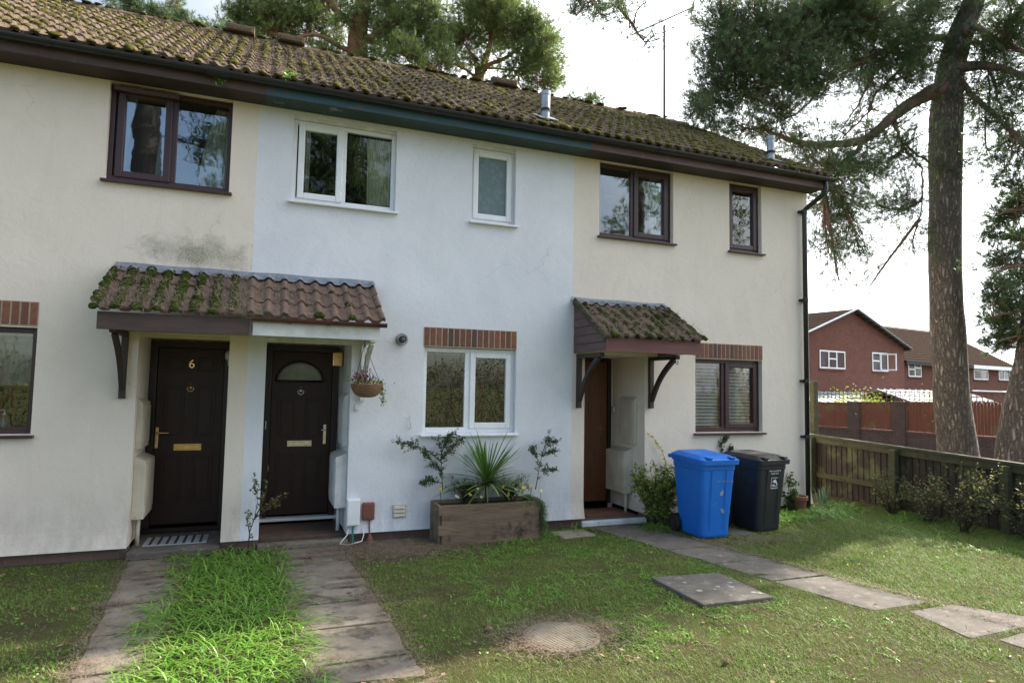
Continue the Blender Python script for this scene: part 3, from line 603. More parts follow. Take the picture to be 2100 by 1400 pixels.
# thick bright moss cushions over the right end of the roof
random.seed(55); mb = MB(); rot = Matrix.Rotation(SL, 3, 'X')
for q in range(900):
    x = XR+0.08-abs(random.gauss(0, 1.5)); s = random.uniform(0.0, SLEN*0.97)
    if x < XP2+.3: continue
    if random.random() < 0.35+0.8*noise.noise(Vector((x*1.6, s*1.6, 8))): mb.ico(roof_pt(EAVE_Y, EAVE_Z, SL, x, s, 0.03), random.uniform(.02, .05), (1.5, 1.5, 0.45), 0.16, rot)
o = mb.build('moss_cushions', 'moss', roof7, smooth=True); o['kind'] = 'stuff'
# verge board at the right end
mb = MB(); mb.bar((XR+0.08, EAVE_Y+0.05, EAVE_Z-0.05), (XR+0.08, RIDGE_Y, RIDGE_Z-0.05), 0.03, 0.14); mb.bar((XR+0.08, REAR+.25, EAVE_Z-0.05), (XR+0.08, RIDGE_Y, RIDGE_Z-0.05), 0.03, 0.14)
mb.build('verge_board', 'purple_board', roof7)
# ridge vents
for par, xa, xb in ((roof6, -0.70, -0.30), (roof5, 0.03, 0.43), (roof7, 4.02-0.45, 4.0)):
    mb = MB(); mb.prism([(RIDGE_Y-0.17, RIDGE_Z+0.03), (RIDGE_Y-0.14, RIDGE_Z+0.15), (RIDGE_Y-0.05, RIDGE_Z+0.19), (RIDGE_Y+0.05, RIDGE_Z+0.19), (RIDGE_Y+0.14, RIDGE_Z+0.15), (RIDGE_Y+0.17, RIDGE_Z+0.03)], 'x', xa, xb)
    mb.box(xa+.03, xb-.03, RIDGE_Y-0.185, RIDGE_Y-.15, RIDGE_Z+0.04, RIDGE_Z+0.10)
    mb.build('ridge_vent', 'roof_tile', par, bevel=0.008)
# flue pipes
for par, x, zb in ((roof5, 3.27, 5.0), (roof7, 6.95, 5.0)):
    c = (x, 0.06, 0); mb = MB()
    mb.lathe([(0.055, zb-0.1), (0.055, zb+0.14), (0.062, zb+0.14), (0.062, zb+0.19), (0.057, zb+0.19), (0.057, zb+0.36), (0.064, zb+0.365), (0.064, zb+0.41), (0.03, zb+0.42)], c, 20)
    mb.build('flue_pipe', 'steel', par, smooth=False)
    mb = MB(); mb.lathe([(0.0635, zb+0.145), (0.0635, zb+0.185)], c, 20); f_ = mb.build('flue_band', 'mat_dark', par)
    mb = MB(); mb.quad(roof_pt(EAVE_Y, EAVE_Z, SL, x-.13, .36, .055), roof_pt(EAVE_Y, EAVE_Z, SL, x+.13, .36, .055), roof_pt(EAVE_Y, EAVE_Z, SL, x+.13, .66, .05), roof_pt(EAVE_Y, EAVE_Z, SL, x-.13, .66, .05)); mb.build('flue_flashing', 'lead', par)

# walls
dep = 0.83
h6 = [(-1.52, -0.39, 3.61, 4.605, 0.12), (-3.14, -1.985, 1.10, 2.10, 0.12), (-1.14, -0.31, -0.0, 2.095, dep)]
h5 = [(0.23, 1.365, 3.61, 4.57, 0.12), (2.285, 2.855, 3.61, 4.57, 0.12), (1.755, 2.90, 1.07, 2.07, 0.12), (0.05, 0.935, -0.0, 2.095, dep)]
h7 = [(4.035, 5.18, 3.61, 4.605, 0.12), (6.13, 6.71, 3.61, 4.605, 0.12), (5.54, 6.695, 1.045, 2.05, 0.12), (3.84, 4.735, -0.0, 2.05, dep)]
mb = MB(); facade(mb, XL, XP1-0.05, 0.0, 4.62, h6); w6 = mb.build('wall', 'mould_render', H6)
mb = MB(); facade(mb, XP1-0.05, XP2, 0.0, 4.62, h5); w5 = mb.build('wall', 'white_render', H5)
mb = MB(); facade(mb, XP2, XR, 0.0, 4.62, h7); w7 = mb.build('wall', 'cream_render', H7)
for par, xa, xb, gl, gr, mt in ((H6, XL, XP1, True, False, 'cream_render'), (H5, XP1, XP2, False, False, 'white_render'), (H7, XP2, XR, False, True, 'cream_render')):
    mb = MB(); body(mb, xa, xb, 0.0, gr, gl); mb.build('rear_wall', mt, par)
# ragged overpaint line of the white paint at each party wall (a thin paint skin)
for par, a, b, c in ((w5, XP1-0.05, 0.0, 'white_render'),):
    pass
# brick plinth
def plinth(parent, segs):
    mb = MB()
    for a, b in segs: mb.box(a, b, 0.004, 0.15, -0.3, 0.002)
    mb.build('plinth', 'plinth_brick', parent)
plinth(H6, [(XL, -1.14), (-0.31, XP1-0.05)]); plinth(H5, [(XP1-0.05, 0.05), (0.935, XP2)]); plinth(H7, [(XP2, 3.84), (4.735, XR)])
mb = MB(); mb.box(XR-0.15, XR-0.004, 0.15, REAR, -0.5, 0.002); mb.build('side_plinth', 'plinth_brick', H7)
# back of the porch recesses (wall round the doors)
def recess_back(parent, x0, x1, z1, mat, xd0, xd1, zd1):
    mb = MB(); y = dep-0.003
    if xd0 > x0: mb.quad((x0, y, -0.3), (xd0, y, -0.3), (xd0, y, z1), (x0, y, z1))
    if xd1 < x1: mb.quad((xd1, y, -0.3), (x1, y, -0.3), (x1, y, z1), (xd1, y, z1))
    mb.quad((xd0, y, zd1), (xd1, y, zd1), (xd1, y, z1), (xd0, y, z1))
    mb.build('recess_wall', mat, parent)
recess_back(H6, -1.14, -0.31, 2.1, 'cream_render', -1.135, -0.315, 2.066)
recess_back(H5, 0.05, 0.935, 2.1, 'white_render', 0.055, 0.89, 2.066)
recess_back(H7, 3.84, 4.735, 2.06, 'cream_render', 3.87, 4.66, 2.045)
# soffit, fascia, gutter per house
def eaves(parent, x0, x1, fmat, smat, fx1=None):
    mb = MB(); mb.box(x0, x1, -0.285, 0.0, 4.607, 4.625); mb.build('soffit', smat, parent)
    mb = MB(); mb.box(x0, x1, -0.31, -0.286, 4.600, 4.775); mb.build('fascia', fmat, parent, bevel=0.003)
eaves(H6, XL-0.05, XP1+0.02, 'brown_board', 'soffit_brown'); eaves(H5, XP1+0.02, XP2+0.08, 'blue_board', 'green_soffit'); eaves(H7, XP2+0.08, XR+0.06, 'purple_board', 'soffit_brown')
def gutter(parent, x0, x1, joints, y=-0.368, z=4.735, r=0.056, mat='gutter_black', endcap=False, brackets=()):
    mb = MB(); pr = [(y+r*math.cos(a), z+r*math.sin(a)*0.95) for a in [math.pi+math.pi*j/10 for j in range(11)]]; pi_ = [(y+(r-.006)*math.cos(a), z+(r-.006)*math.sin(a)*0.95) for a in [math.pi+math.pi*j/10 for j in range(11)]]
    n = 11; vs = []
    for X in (x0, x1): vs += [(X, p[0], p[1]) for p in pr]+[(X, p[0], p[1]) for p in pi_]
    fs = []
    for i in range(n-1): fs += [(i, 2*n+i, 2*n+i+1, i+1), (n+i, n+i+1, 3*n+i+1, 3*n+i)]
    fs += [(0, n, 3*n, 2*n), (n-1, 3*n-1, 4*n-1, 2*n-1)]
    mb.add(vs, fs)
    if endcap: mb.prism(pr, 'x', x1-0.004, x1)
    g_ = mb.build('gutter', mat, parent, smooth=False)
    if joints:
        for j in joints:
            mb = MB(); q = [(y+(r+.006)*math.cos(a), z+(r+.006)*math.sin(a)*0.95) for a in [math.pi+math.pi*t/10 for t in range(11)]]; mb.prism(q+[(y+r+.006, z+.01), (y-r-.006, z+.01)], 'x', j-0.02, j+0.02)
            mb.build('gutter_joint', mat, g_)
    return g_
gutter(H6, XL-0.05, -0.30, [-3.0, -1.95, -0.9]); gutter(H5, -0.30, XP2+0.2, [0.25, 1.6, 2.5, 3.5]); gutter(H7, XP2+0.2, XR+0.13, [4.7, 5.9, 7.0], endcap=True)
mb = MB(); mb.box(-0.52, -0.30, -0.44, -0.31, 4.60, 4.80); 
j_ = MB(); j_.prism([(-0.368+0.066*math.cos(a), 4.735+0.066*math.sin(a)) for a in [math.pi+math.pi*t/10 for t in range(11)]]+[(-0.30, 4.745), (-0.435, 4.745)], 'x', -0.62, -0.42); j_.build('gutter_union', 'gutter_black', H6)
# small fern in the gutter joint and weeds on the roof
for (x, y, z, r, nn) in ((-0.50, -0.33, 4.66, 0.07, 26), (0.15, -0.36, 4.80, 0.12, 50)):
    P = np.array([[x, y, z]])+rng.normal(0, 0.03, (nn, 3)); a, b, c = leaves(P, rng.uniform(0.03, 0.06, nn)); o = arr_mesh('gutter_weed', a, b, c, 'grass_long', H6 if x < -0.2 else H5); o['kind'] = 'stuff'
# downpipe
mb = MB(); px = 7.46
mb.tube([(7.56, -0.368, 4.70), (7.56, -0.368, 4.58), (7.55, -0.34, 4.50), (7.50, -0.17, 4.40), (7.465, -0.075, 4.33), (px, -0.065, 4.25), (px, -0.065, -0.05)], 0.034, 12)
dpipe = mb.build('downpipe', 'gutter_black', H7, smooth=True)
for z in (4.30, 2.97, 1.78, 0.97):
    mb = MB(); mb.lathe([(0.042, z-0.025), (0.042, z+0.03)], (px, -0.065, 0), 14); mb.box(px-0.07, px+0.045, -0.05, -0.002, z-0.018, z+0.018); mb.build('pipe_bracket', 'gutter_black', dpipe)
# aerial
mb = MB(); ax, ay = 7.72, 3.9
mb.tube([(ax, ay, 5.9), (ax, ay, 9.36)], 0.027, 8); mb.tube([(ax, ay, 9.28), (ax-0.02, ay, 9.2), (ax-0.22, ay, 9.12), (ax-0.26, ay, 9.22)], 0.012, 6)
mb.tube([tuple(onY(1300, 70, ay)), tuple(onY(1424, 14, ay))], 0.017, 6)
A_, B_ = Vector(onY(1300, 70, ay)), Vector(onY(1420, 16, ay))
for t in (0.03, 0.14, 0.25, 0.36, 0.48, 0.6, 0.72, 0.83):
    p = A_.lerp(B_, t); mb.tube([p+Vector((-0.02, -0.17, -0.06)), p+Vector((0.02, 0.17, 0.06))], 0.009, 5)
for dz in (-0.12, -0.06, 0.0, 0.06, 0.12): mb.tube([B_+Vector((-0.07+dz*0.3, -0.12, dz*1.3)), B_+Vector((0.09+dz*0.3, 0.12, dz*1.3))], 0.009, 5)
for dy in (-0.11, 0.11): mb.tube([B_+Vector((-0.05+dy*.7, dy, -0.16)), B_+Vector((0.05+dy*.7, dy, 0.16))], 0.010, 5)
mb.build('television_aerial', 'gutter_black', H7)

# ---- lintels
def lintel(parent, x0, x1, z0, z1, n):
    random.seed(int(x0*100)); mb = MB(); mb.box(x0, x1, -0.006, 0.10, z0, z1); l_ = mb.build('lintel', 'mortar', parent)
    mb = MB(); w = (x1-x0)/n
    for i in range(n): e = random.uniform(-.001, .001); mb.box(x0+i*w+0.0075+e, x0+(i+1)*w-0.0075+e, -0.010+random.uniform(-.001, .001), 0.05, z0+0.012+random.uniform(-.002, .002), z1-0.006+random.uniform(-.003, .003))
    mb.build('soldier_bricks', 'soldier_brick', l_, bevel=0.004)
lintel(H5, 1.745, 2.90, 2.072, 2.297, 16); lintel(H7, 5.545, 6.70, 2.055, 2.27, 16); lintel(H6, -3.14, -1.985, 2.115, 2.345, 16)

# ---- windows
w = window(H6, -1.52, -0.39, 3.61, 4.60, 'brown_upvc', [(-1.44, -0.97, True), (-0.91, -0.45, False)], sill=1, glass='glass_strong')
curtain(w, -1.50, -1.30, -1.50, -1.40, 3.62, 4.55, 0.20, 'curtain_pale', 4); curtain(w, -1.05, -0.95, -1.12, -0.95, 3.62, 4.55, 0.2, 'curtain_pale', 3)
curtain(w, -0.56, -0.42, -0.72, -0.42, 3.62, 4.55, 0.20, 'curtain', 5)
mb = MB(); mb.prism([(-0.01, 4.52), (-0.02, 4.56), (0.06, 4.58), (0.06, 4.52)], 'x', -1.48, -0.90); mb.build('trickle_vent', 'brown_upvc', w)
w = window(H5, 0.23, 1.365, 3.61, 4.53, 'white_upvc', [(0.30, 0.755, True), (0.81, 1.315, False)], sill=1, glass='glass')
curtain(w, 1.05, 1.33, 1.07, 1.33, 3.62, 4.5, 0.20, 'curtain', 7); curtain(w, 0.30, 0.42, 0.30, 0.42, 3.62, 4.5, 0.2, 'curtain', 4)
mb = MB(); mb.box(0.23, 1.365, 0.055, 0.12, 4.532, 4.60); mb.build('head_board', 'white_paint', w)
w = window(H5, 2.285, 2.855, 3.61, 4.53, 'white_upvc', [(2.33, 2.81, True)], sill=1, glass='frosted_glass')
mb = MB(); mb.box(2.285, 2.855, 0.055, 0.12, 4.532, 4.60); mb.build('head_board', 'white_paint', w)
w = window(H5, 1.755, 2.90, 1.07, 2.065, 'white_upvc', [(1.80, 2.27, False), (2.345, 2.845, True)], sill=1, fw=0.05)
blind(w, 1.79, 2.29, 1.14, 2.01, 0.19, 0.024, 'blind_brown', 0.15, 0.022); blind(w, 2.34, 2.86, 1.14, 2.01, 0.19, 0.024, 'blind_brown', 0.15, 0.022)
w = window(H7, 4.035, 5.18, 3.61, 4.60, 'brown_upvc', [(4.085, 4.545, False), (4.60, 5.12, True)], sill=1, glass='glass_strong')
curtain(w, 4.93, 5.15, 4.93, 5.15, 3.62, 4.55, 0.2, 'curtain_pale', 4); curtain(w, 4.08, 4.16, 4.08, 4.16, 3.62, 4.55, 0.2, 'curtain_pale', 2)
w = window(H7, 6.13, 6.71, 3.61, 4.60, 'brown_upvc', [(6.18, 6.66, True)], sill=1, glass='glass_strong')
mb = MB(); mb.box(6.18, 6.66, 0.20, 0.21, 3.64, 4.55); mb.build('net_curtain', 'curtain_pale', w)
w = window(H7, 5.54, 6.695, 1.045, 2.05, 'brown_upvc', [(5.59, 6.035, False), (6.10, 6.635, True)], sill=1, fw=0.05, glass='glass_clear')
blind(w, 5.58, 6.04, 1.11, 1.99, 0.165, 0.047, 'blind', 0.8, 0.044); blind(w, 6.12, 6.62, 1.11, 1.99, 0.165, 0.047, 'blind', 0.8, 0.044)
w = window(H6, -3.14, -1.985, 1.10, 2.10, 'brown_upvc', [(-3.08, -2.64, True), (-2.57, -2.045, False)], sill=1, fw=0.05)
blind(w, -3.09, -2.04, 1.95, 2.05, 0.2, 0.02, 'curtain', 0.3, 0.02, drop=1.96)
curtain(w, -2.57, -2.05, -2.57, -2.05, 1.55, 2.0, 0.28, 'blind_brown', 3, 'roman_blind')

# ---- porch canopies
CA = R_(30.5); CP = 0.155
def canopy(parent, x0, x1, fmat, moss_p, litter_n, zt=2.775, zf=2.235, yf=-0.86, cheek=None, seed=1, gut=False, name_label=None, lumps=0.034, bigmoss=0):
    """lean-to tiled porch roof: tiles are the canopy itself"""
    ang = math.atan2(zt-0.07-zf, -0.05-yf); L = math.hypot(zt-0.07-zf, -0.05-yf)
    mb = tile_sheet(x0, x1, yf, zf, ang, L, 3, CP, 0.036, 0.022, 14, 0.004, seed)
    cn = mb.build('canopy', 'clay_tile', parent)
    if name_label: cn['label'] = name_label
    ex = L/3; o = moss_lumps(x0, x1, yf, zf, ang, L, 3, CP, 0.036, moss_p, lumps, seed).build('moss', 'moss_green', cn, smooth=True); o['kind'] = 'stuff'
    if bigmoss:
        random.seed(seed+9); mb = MB(); rot = Matrix.Rotation(ang, 3, 'X')
        k0, k1 = int(math.ceil(x0/CP)), int(math.floor(x1/CP))
        for kk in range(k0-1, k1+1):
            xc = (kk+0.26)*CP
            if not x0 < xc < x1: continue
            s = 0.0
            while s < L*0.97:
                if random.random() < bigmoss: mb.ico(roof_pt(yf, zf, ang, xc+random.uniform(-.014, .014), s, random.uniform(.026, .040)), random.uniform(.030, .052), (random.uniform(.8, 1.1), 1.4, 0.5), 0.13, rot)
                s += 0.028
        o = mb.build('moss_ridges', 'moss_green', cn, smooth=True); o['kind'] = 'stuff'
    if litter_n:
        def dn(x, s):
            t = (x/CP) % 1.0; v = 1.0 if t > 0.5 else 0.28; return v*(0.5+0.9*noise.noise(Vector((x*2.2, s*3, seed))))*(1.25 if s < L*0.7 else 0.35)
        a = strewn(litter_n, x0, x1, yf, zf, ang, -0.03, L, lambda x, s: 0.02+rollh_arr(x, CP, 0.036)*0.95+rng.uniform(0, 0.03, len(x)), 0.07, 0.0052, 0.5, dn)
        o = arr_mesh('pine_needle_litter', *a, 'litter', cn); o['kind'] = 'stuff'
    # lead flashing dressed over the rolls
    n = int((x1-x0)/CP*8); V = []; Fq = []
    for i in range(n+1):
        x = x0-0.01+(x1-x0+0.02)*i/n; p1 = roof_pt(yf, zf, ang, x, L+0.0, 0.032+roll_profile(x, CP, 0.030)); p2 = roof_pt(yf, zf, ang, x, L-0.085, 0.035+roll_profile(x, CP, 0.034))
        V += [(x, -0.004, zt+0.01+0.004*math.sin(x*9)), (x, -0.014, zt-0.03), p1, p2]
    for i in range(n):
        for j in range(3): a = i*4+j; Fq.append((a, a+4, a+5, a+1))
    MB().add(V, Fq).build('flashing', 'lead', cn, smooth=True)
    mb = MB(); fy = yf+0.055
    mb.box(x0+0.03, x1-0.04 if x1 > 1 else x1, fy-0.025, fy, 2.06 if x0 < 2 else 2.045, 2.215); f_ = mb.build('fascia', fmat, cn, bevel=0.003)
    mb = MB(); mb.box(x0+0.05, x1-0.06 if x1 > 1 else x1, fy+0.002, -0.002, 2.10, 2.115); mb.build('soffit', 'cream_paint' if fmat != 'white_paint' else 'white_paint', cn)
    if gut:
        gy = fy-0.025-0.045; g_ = gutter(cn, x0+0.01, x1+0.015, [x0+0.35, x1-0.55], gy, 2.225, 0.042, 'gutter_brown', endcap=True)
    if cheek:
        for (a, b) in cheek:
            mb = MB(); nb = 6
            for i in range(nb):
                za, zb = 2.06+i*0.105, 2.06+(i+1)*0.105-0.006
                def ylim(z): return fy+0.002+max(0, (z-2.2))/math.tan(ang)
                if zb > zt-0.08: zb = zt-0.08
                if za >= zb: continue
                mb.prism([(ylim(za), za), (ylim(zb), zb), (-0.003, zb), (-0.003, za)], 'x', a-(0.002 if i % 2 else 0), b+(0.002 if i % 2 else 0))
            mb.build('side_boards', 'purple_board', cn)
            mb = MB(); mb.bar((a-0.01 if a < 4 else b+0.01, yf+0.02, zf-0.01), (a-0.01 if a < 4 else b+0.01, -0.02, zt-0.04), 0.022, 0.09); mb.build('barge_board', 'fence_green', cn)
    return cn
def bracket(parent, x, mat, zt=2.06, zb=1.39, reach=0.62, w=0.055, curve=0.05):
    mb = MB(); mb.box(x-w/2, x+w/2, -0.058, -0.001, zb, zt); mb.box(x-w/2-0.002, x+w/2+0.002, -reach, -0.059, zt-0.05, zt)
    pts = []; n = 8
    for i in range(n+1):
        t = i/n; y = -0.05-(reach-0.08-0.05)*t; z = zb+0.10+(zt-0.05-zb-0.10)*t; b = math.sin(math.pi*t)*curve; pts.append(Vector((x, y+b*0.9, z+b*0.7)))
    for a, b in zip(pts, pts[1:]): mb.bar(a-(b-a)*0.04, b+(b-a)*0.04, w-0.012, 0.062, (0, 0, 1))
    return mb.build('bracket', mat, parent, bevel=0.002)
can6 = canopy(H6, -1.37, -0.115, 'brown_board', 0.9, 17000, seed=21, bigmoss=0.9, name_label='mossy porch roof with a brown eaves board')
can5 = canopy(H5, -0.115, 1.14, 'white_paint', 0.55, 5000, seed=22, gut=True, name_label='porch roof of bare brown tiles with a brown gutter')
can7 = canopy(H7, 3.645, 5.03, 'red_board', 1.0, 17000, zt=2.76, zf=2.215, seed=23, cheek=[(3.68, 3.70), (4.93, 4.95)], lumps=0.040, bigmoss=0.42, name_label='small mossy porch roof with boarded sides')
bracket(can6, -1.255, 'timber_dark', 2.10, 1.44); bracket(can5, 1.06, 'white_paint', 2.10, 1.44, reach=0.66, curve=0.06)
bracket(can7, 3.745, 'timber_dark', 2.045, 1.37); bracket(can7, 4.81, 'timber_dark', 2.045, 1.37)
mb = MB(); mb.tube([(4.81+0.045*math.sin(a)*0.4, -0.60, 1.955+0.022*math.cos(a)) for a in [i*math.pi/5 for i in range(10)]], 0.005, 5); mb.build('hook', 'mat_dark', can7)
# trim board over the double recess
mb = MB(); mb.box(-1.14, -0.31, 0.01, 0.05, 2.05, 2.096); mb.build('recess_trim', 'cream_paint', H6); mb = MB(); mb.box(0.05, 0.935, 0.01, 0.05, 2.05, 2.096); mb.build('recess_trim', 'white_paint', H5)

# ---- doors
def panel(mb, x0, x1, z0, z1, y, w=0.022):
    mb.box(x0, x1, y-0.008, y, z0, z0+w); mb.box(x0, x1, y-0.008, y, z1-w, z1); mb.box(x0, x0+w, y-0.008, y, z0+w, z1-w); mb.box(x1-w, x1, y-0.008, y, z0+w, z1-w)
    g = w+0.016; mb.box(x0+g, x1-g, y-0.006, y, z0+g, z1-g)
def door(parent, x0, x1, z0, z1, mat, fmat, y, panels, fw=0.06, label=None):
    mb = MB(); mb.box(x0+fw, x1-fw, y, y+0.045, z0+0.03, z1-fw)
    for p in panels: panel(mb, *p, y)
    d_ = mb.build('door', mat, parent, bevel=0.003)
    if label: d_['label'] = label
    f = MB(); f.box(x0, x0+fw-0.003, y-0.03, y+0.05, z0, z1); f.box(x1-fw+0.003, x1, y-0.03, y+0.05, z0, z1); f.box(x0+fw-0.003, x1-fw+0.003, y-0.03, y+0.05, z1-fw+0.003, z1); f.build('frame', fmat, d_, bevel=0.004)
    return d_
Y_ = dep-0.06
def knocker(d_, x, z, y, mat):
    mb = MB(); mb.lathe([(0.001, -0.022), (0.02, -0.018), (0.028, -0.006), (0.026, 0.0)], (x, y, z), 14, 'y'); mb.tube([(x, y-0.004, z+0.05), (x, y-0.006, z+0.03)], 0.005, 6)
    mb.tube([(x+0.034*math.sin(a), y-0.014, z-0.012-0.03*math.cos(a)) for a in [math.pi*(0.25+1.5*i/12) - math.pi for i in range(13)]], 0.005, 6); mb.ico((x, y-0.016, z-0.048), 0.008); mb.build('knocker', mat, d_, smooth=True)
def letterbox(d_, x0, x1, z0, z1, y, mat):
    mb = MB(); mb.box(x0, x1, y-0.008, y, z0, z1); mb.box(x0+0.015, x1-0.015, y-0.014, y-0.0085, z0+0.012, z1-0.014); mb.build('letterbox', mat, d_, bevel=0.004)
def lever(d_, x, z, y, s, mat):
    mb = MB(); mb.box(x-0.016, x+0.016, y-0.008, y, z-0.17, z+0.06); mb.tube([(x, y-0.01, z), (x, y-0.05, z), (x+s*0.02, y-0.052, z), (x+s*0.12, y-0.048, z-0.002)], 0.009, 8); mb.lathe([(0.008, -0.016), (0.008, 0)], (x, y, z-0.09), 10, 'y'); mb.build('handle', mat, d_, bevel=0.003)
d6 = door(H6, -1.135, -0.315, 0.02, 2.065, 'door_brown', 'door_frame', Y_,
          [(-0.985, -0.78, 1.72, 1.885), (-0.67, -0.465, 1.72, 1.885), (-0.985, -0.78, 1.00, 1.57), (-0.67, -0.465, 1.00, 1.57), (-0.985, -0.78, 0.28, 0.80), (-0.67, -0.465, 0.28, 0.80)], fw=0.075)
letterbox(d6, -0.865, -0.585, 0.85, 0.925, Y_-0.001, 'brass'); knocker(d6, -0.725, 1.55, Y_, 'brass'); lever(d6, -1.035, 1.05, Y_, 1, 'brass')
text_mesh('door_number', '6', 0.135, 'brass', d6, Matrix.Translation(Vector((-0.725, Y_-0.004, 1.81))-org(d6)) @ Matrix.Rotation(math.pi/2, 4, 'X'))
d5 = door(H5, 0.055, 0.885, 0.06, 2.065, 'door_brown', 'door_frame', Y_,
          [(0.20, 0.405, 0.98, 1.44), (0.51, 0.715, 0.98, 1.44), (0.20, 0.405, 0.25, 0.78), (0.51, 0.715, 0.25, 0.78)], fw=0.075)
letterbox(d5, 0.325, 0.60, 0.875, 0.945, Y_-0.001, 'chrome'); knocker(d5, 0.455, 1.53, Y_, 'chrome'); lever(d5, 0.745, 1.07, Y_, -0.35, 'chrome')
# half moon light
fx, fz, fr = 0.44, 1.645, 0.25
mb = MB(); V = [(fx, Y_-0.004, fz)]+[(fx+fr*math.cos(math.pi*i/24), Y_-0.004, fz+fr*0.86*math.sin(math.pi*i/24)) for i in range(25)]; mb.add(V, [(0, i, i+1) for i in range(1, 25)])
mb.build('fanlight', pmat('fanlight_glass', (0.23, 0.25, 0.20), (0.12, 0.14, 0.12), 5, 0.08, 0.2, 12), d5)
mb = MB(); arc = [(fx+(fr+0.012)*math.cos(math.pi*i/24), Y_-0.008, fz+(fr+0.012)*0.87*math.sin(math.pi*i/24)) for i in range(25)]; mb.tube(arc+[(fx-fr, Y_-0.008, fz-0.004), (fx+fr+.012, Y_-0.008, fz-0.004)], 0.016, 6); mb.build('fanlight_trim', 'door_brown', d5, smooth=True)
mb = MB(); mb.tube([(fx+(fr-0.02)*math.cos(math.pi*i/24), Y_-0.006, fz+(fr-0.02)*0.86*math.sin(math.pi*i/24)) for i in range(25)], 0.003, 5); mb.tube([(fx, Y_-0.006, fz), (fx, Y_-0.006, fz+0.03)], 0.003, 5); mb.build('fanlight_lead', 'chrome', d5)
d7 = door(H7, 3.87, 4.66, 0.02, 2.045, 'door_wood', 'door_frame', Y_,
          [(4.02, 4.24, 1.52, 1.86), (4.31, 4.53, 1.52, 1.86), (4.02, 4.24, 0.72, 1.42), (4.31, 4.53, 0.72, 1.42), (4.02, 4.24, 0.16, 0.55), (4.31, 4.53, 0.16, 0.55)], fw=0.055)
mb = MB(); mb.box(4.50, 4.53, Y_-0.008, Y_, 0.98, 1.12); mb.tube([(4.515, Y_-0.01, 1.06), (4.515, Y_-0.04, 1.06), (4.44, Y_-0.042, 1.06)], 0.007, 6); mb.build('handle', 'brass', d7)
# thresholds and steps
mb = MB(); mb.box(0.05, 0.935, Y_-0.08, Y_+0.05, 0.03, 0.062); mb.build('threshold', 'white_upvc', H5)
mb = MB(); mb.box(-1.135, -0.315, Y_-0.05, Y_+0.05, -0.03, 0.018); mb.build('threshold', 'door_frame', H6)
mb = MB(); mb.box(-1.135, -0.315, -0.10, Y_-0.052, -0.30, -0.035); mb.build('door_step', 'slab_dark', H6, bevel=0.01)
mb = MB(); mb.box(0.055, 0.93, 0.02, Y_-0.02, -0.30, -0.005); mb.build('door_step', 'step_brick', H5, bevel=0.01)
mb = MB(); mb.box(0.04, 0.95, -0.10, 0.018, -0.30, -0.045); mb.build('step_edge', 'concrete', H5, bevel=0.01)
mb = MB(); mb.box(3.845, 4.73, 0.02, Y_-0.02, -0.30, -0.04); mb.build('door_step', 'slab_dark', H7, bevel=0.01)
mb = MB(); mb.box(3.80, 4.74, -0.05, 0.018, -0.30, -0.038); mb.build('step_edge', 'white_paint', H7, bevel=0.01)
# metal grid mat before door 6
t = thing('door_mat', 'grey metal grid door mat with dark rubber bars before the door numbered 6', 'door mat', (-0.74, 0.30, -0.035))
mb = MB(); mb.box(-1.03, -0.45, 0.14, 0.50, -0.0345, -0.026); mb.build('base', 'mat_grey', t)
mb = MB()
for i in range(7): x = -0.97+i*0.077; mb.box(x-0.012, x+0.012, 0.15, 0.49, -0.0255, -0.021)
mb.build('rubber_bars', 'mat_dark', t)
t = thing('door_mat', 'worn brown fibre door mat in front of the orange brown wooden door', 'door mat', (4.32, 0.4, -0.04)); mb = MB(); mb.box(4.0, 4.62, 0.2, 0.6, -0.0395, -0.022); mb.build('fibre_pad', 'terracotta', t, bevel=0.004)

# ---- cabinets on the porch reveals
def onX(px, py, X):
    d = ray(px, py); return CAM+d*(X/d[0])
def cabinet(parent, X, s, y0, y1, z0, z1, d, mat, name='meter_cabinet'):
    """box on the reveal at x = X, standing out in direction s, with a sloped top"""
    mb = MB(); a, b = X+s*0.001, X+s*d
    mb.prism([(a, z0), (b, z0), (b, z1-0.05), (a, z1)], 'y', y0, y1)
    c_ = mb.build(name, mat, parent, bevel=0.006)
    l_ = MB(); l_.box(min(b, b+s*0.008), max(b, b+s*0.008), y0+0.03, y1-0.03, z0+0.06, z1-0.075); l_.build('cabinet_door', mat, c_, bevel=0.003)
    return c_
cabinet(H6, -1.14, 1, 0.12, 0.62, 0.93, 1.44, 0.05, 'cream_paint'); cabinet(H6, -1.14, 1, 0.10, 0.66, 0.24, 0.86, 0.11, 'cream_paint')
cabinet(H5, 0.935, -1, 0.12, 0.60, 0.93, 1.52, 0.05, 'white_paint'); cabinet(H5, 0.935, -1, 0.06, 0.66, 0.26, 0.86, 0.125, 'white_paint')
cabinet(H7, 4.735, -1, 0.18, 0.58, 0.88, 1.52, 0.05, 'cream_paint'); cabinet(H7, 4.735, -1, 0.28, 0.78, 0.22, 0.82, 0.14, 'cream_paint')
for (par, x, y, mat, z) in ((H6, -1.09, 0.22, 'cream_paint', 0.25), (H5, 0.87, 0.20, 'white_paint', 0.27), (H7, 4.67, 0.36, 'cream_paint', 0.25)):
    mb = MB(); mb.tube([(x, y, -0.06), (x, y, z)], 0.02, 10); mb.build('service_pipe', mat, par, smooth=True)
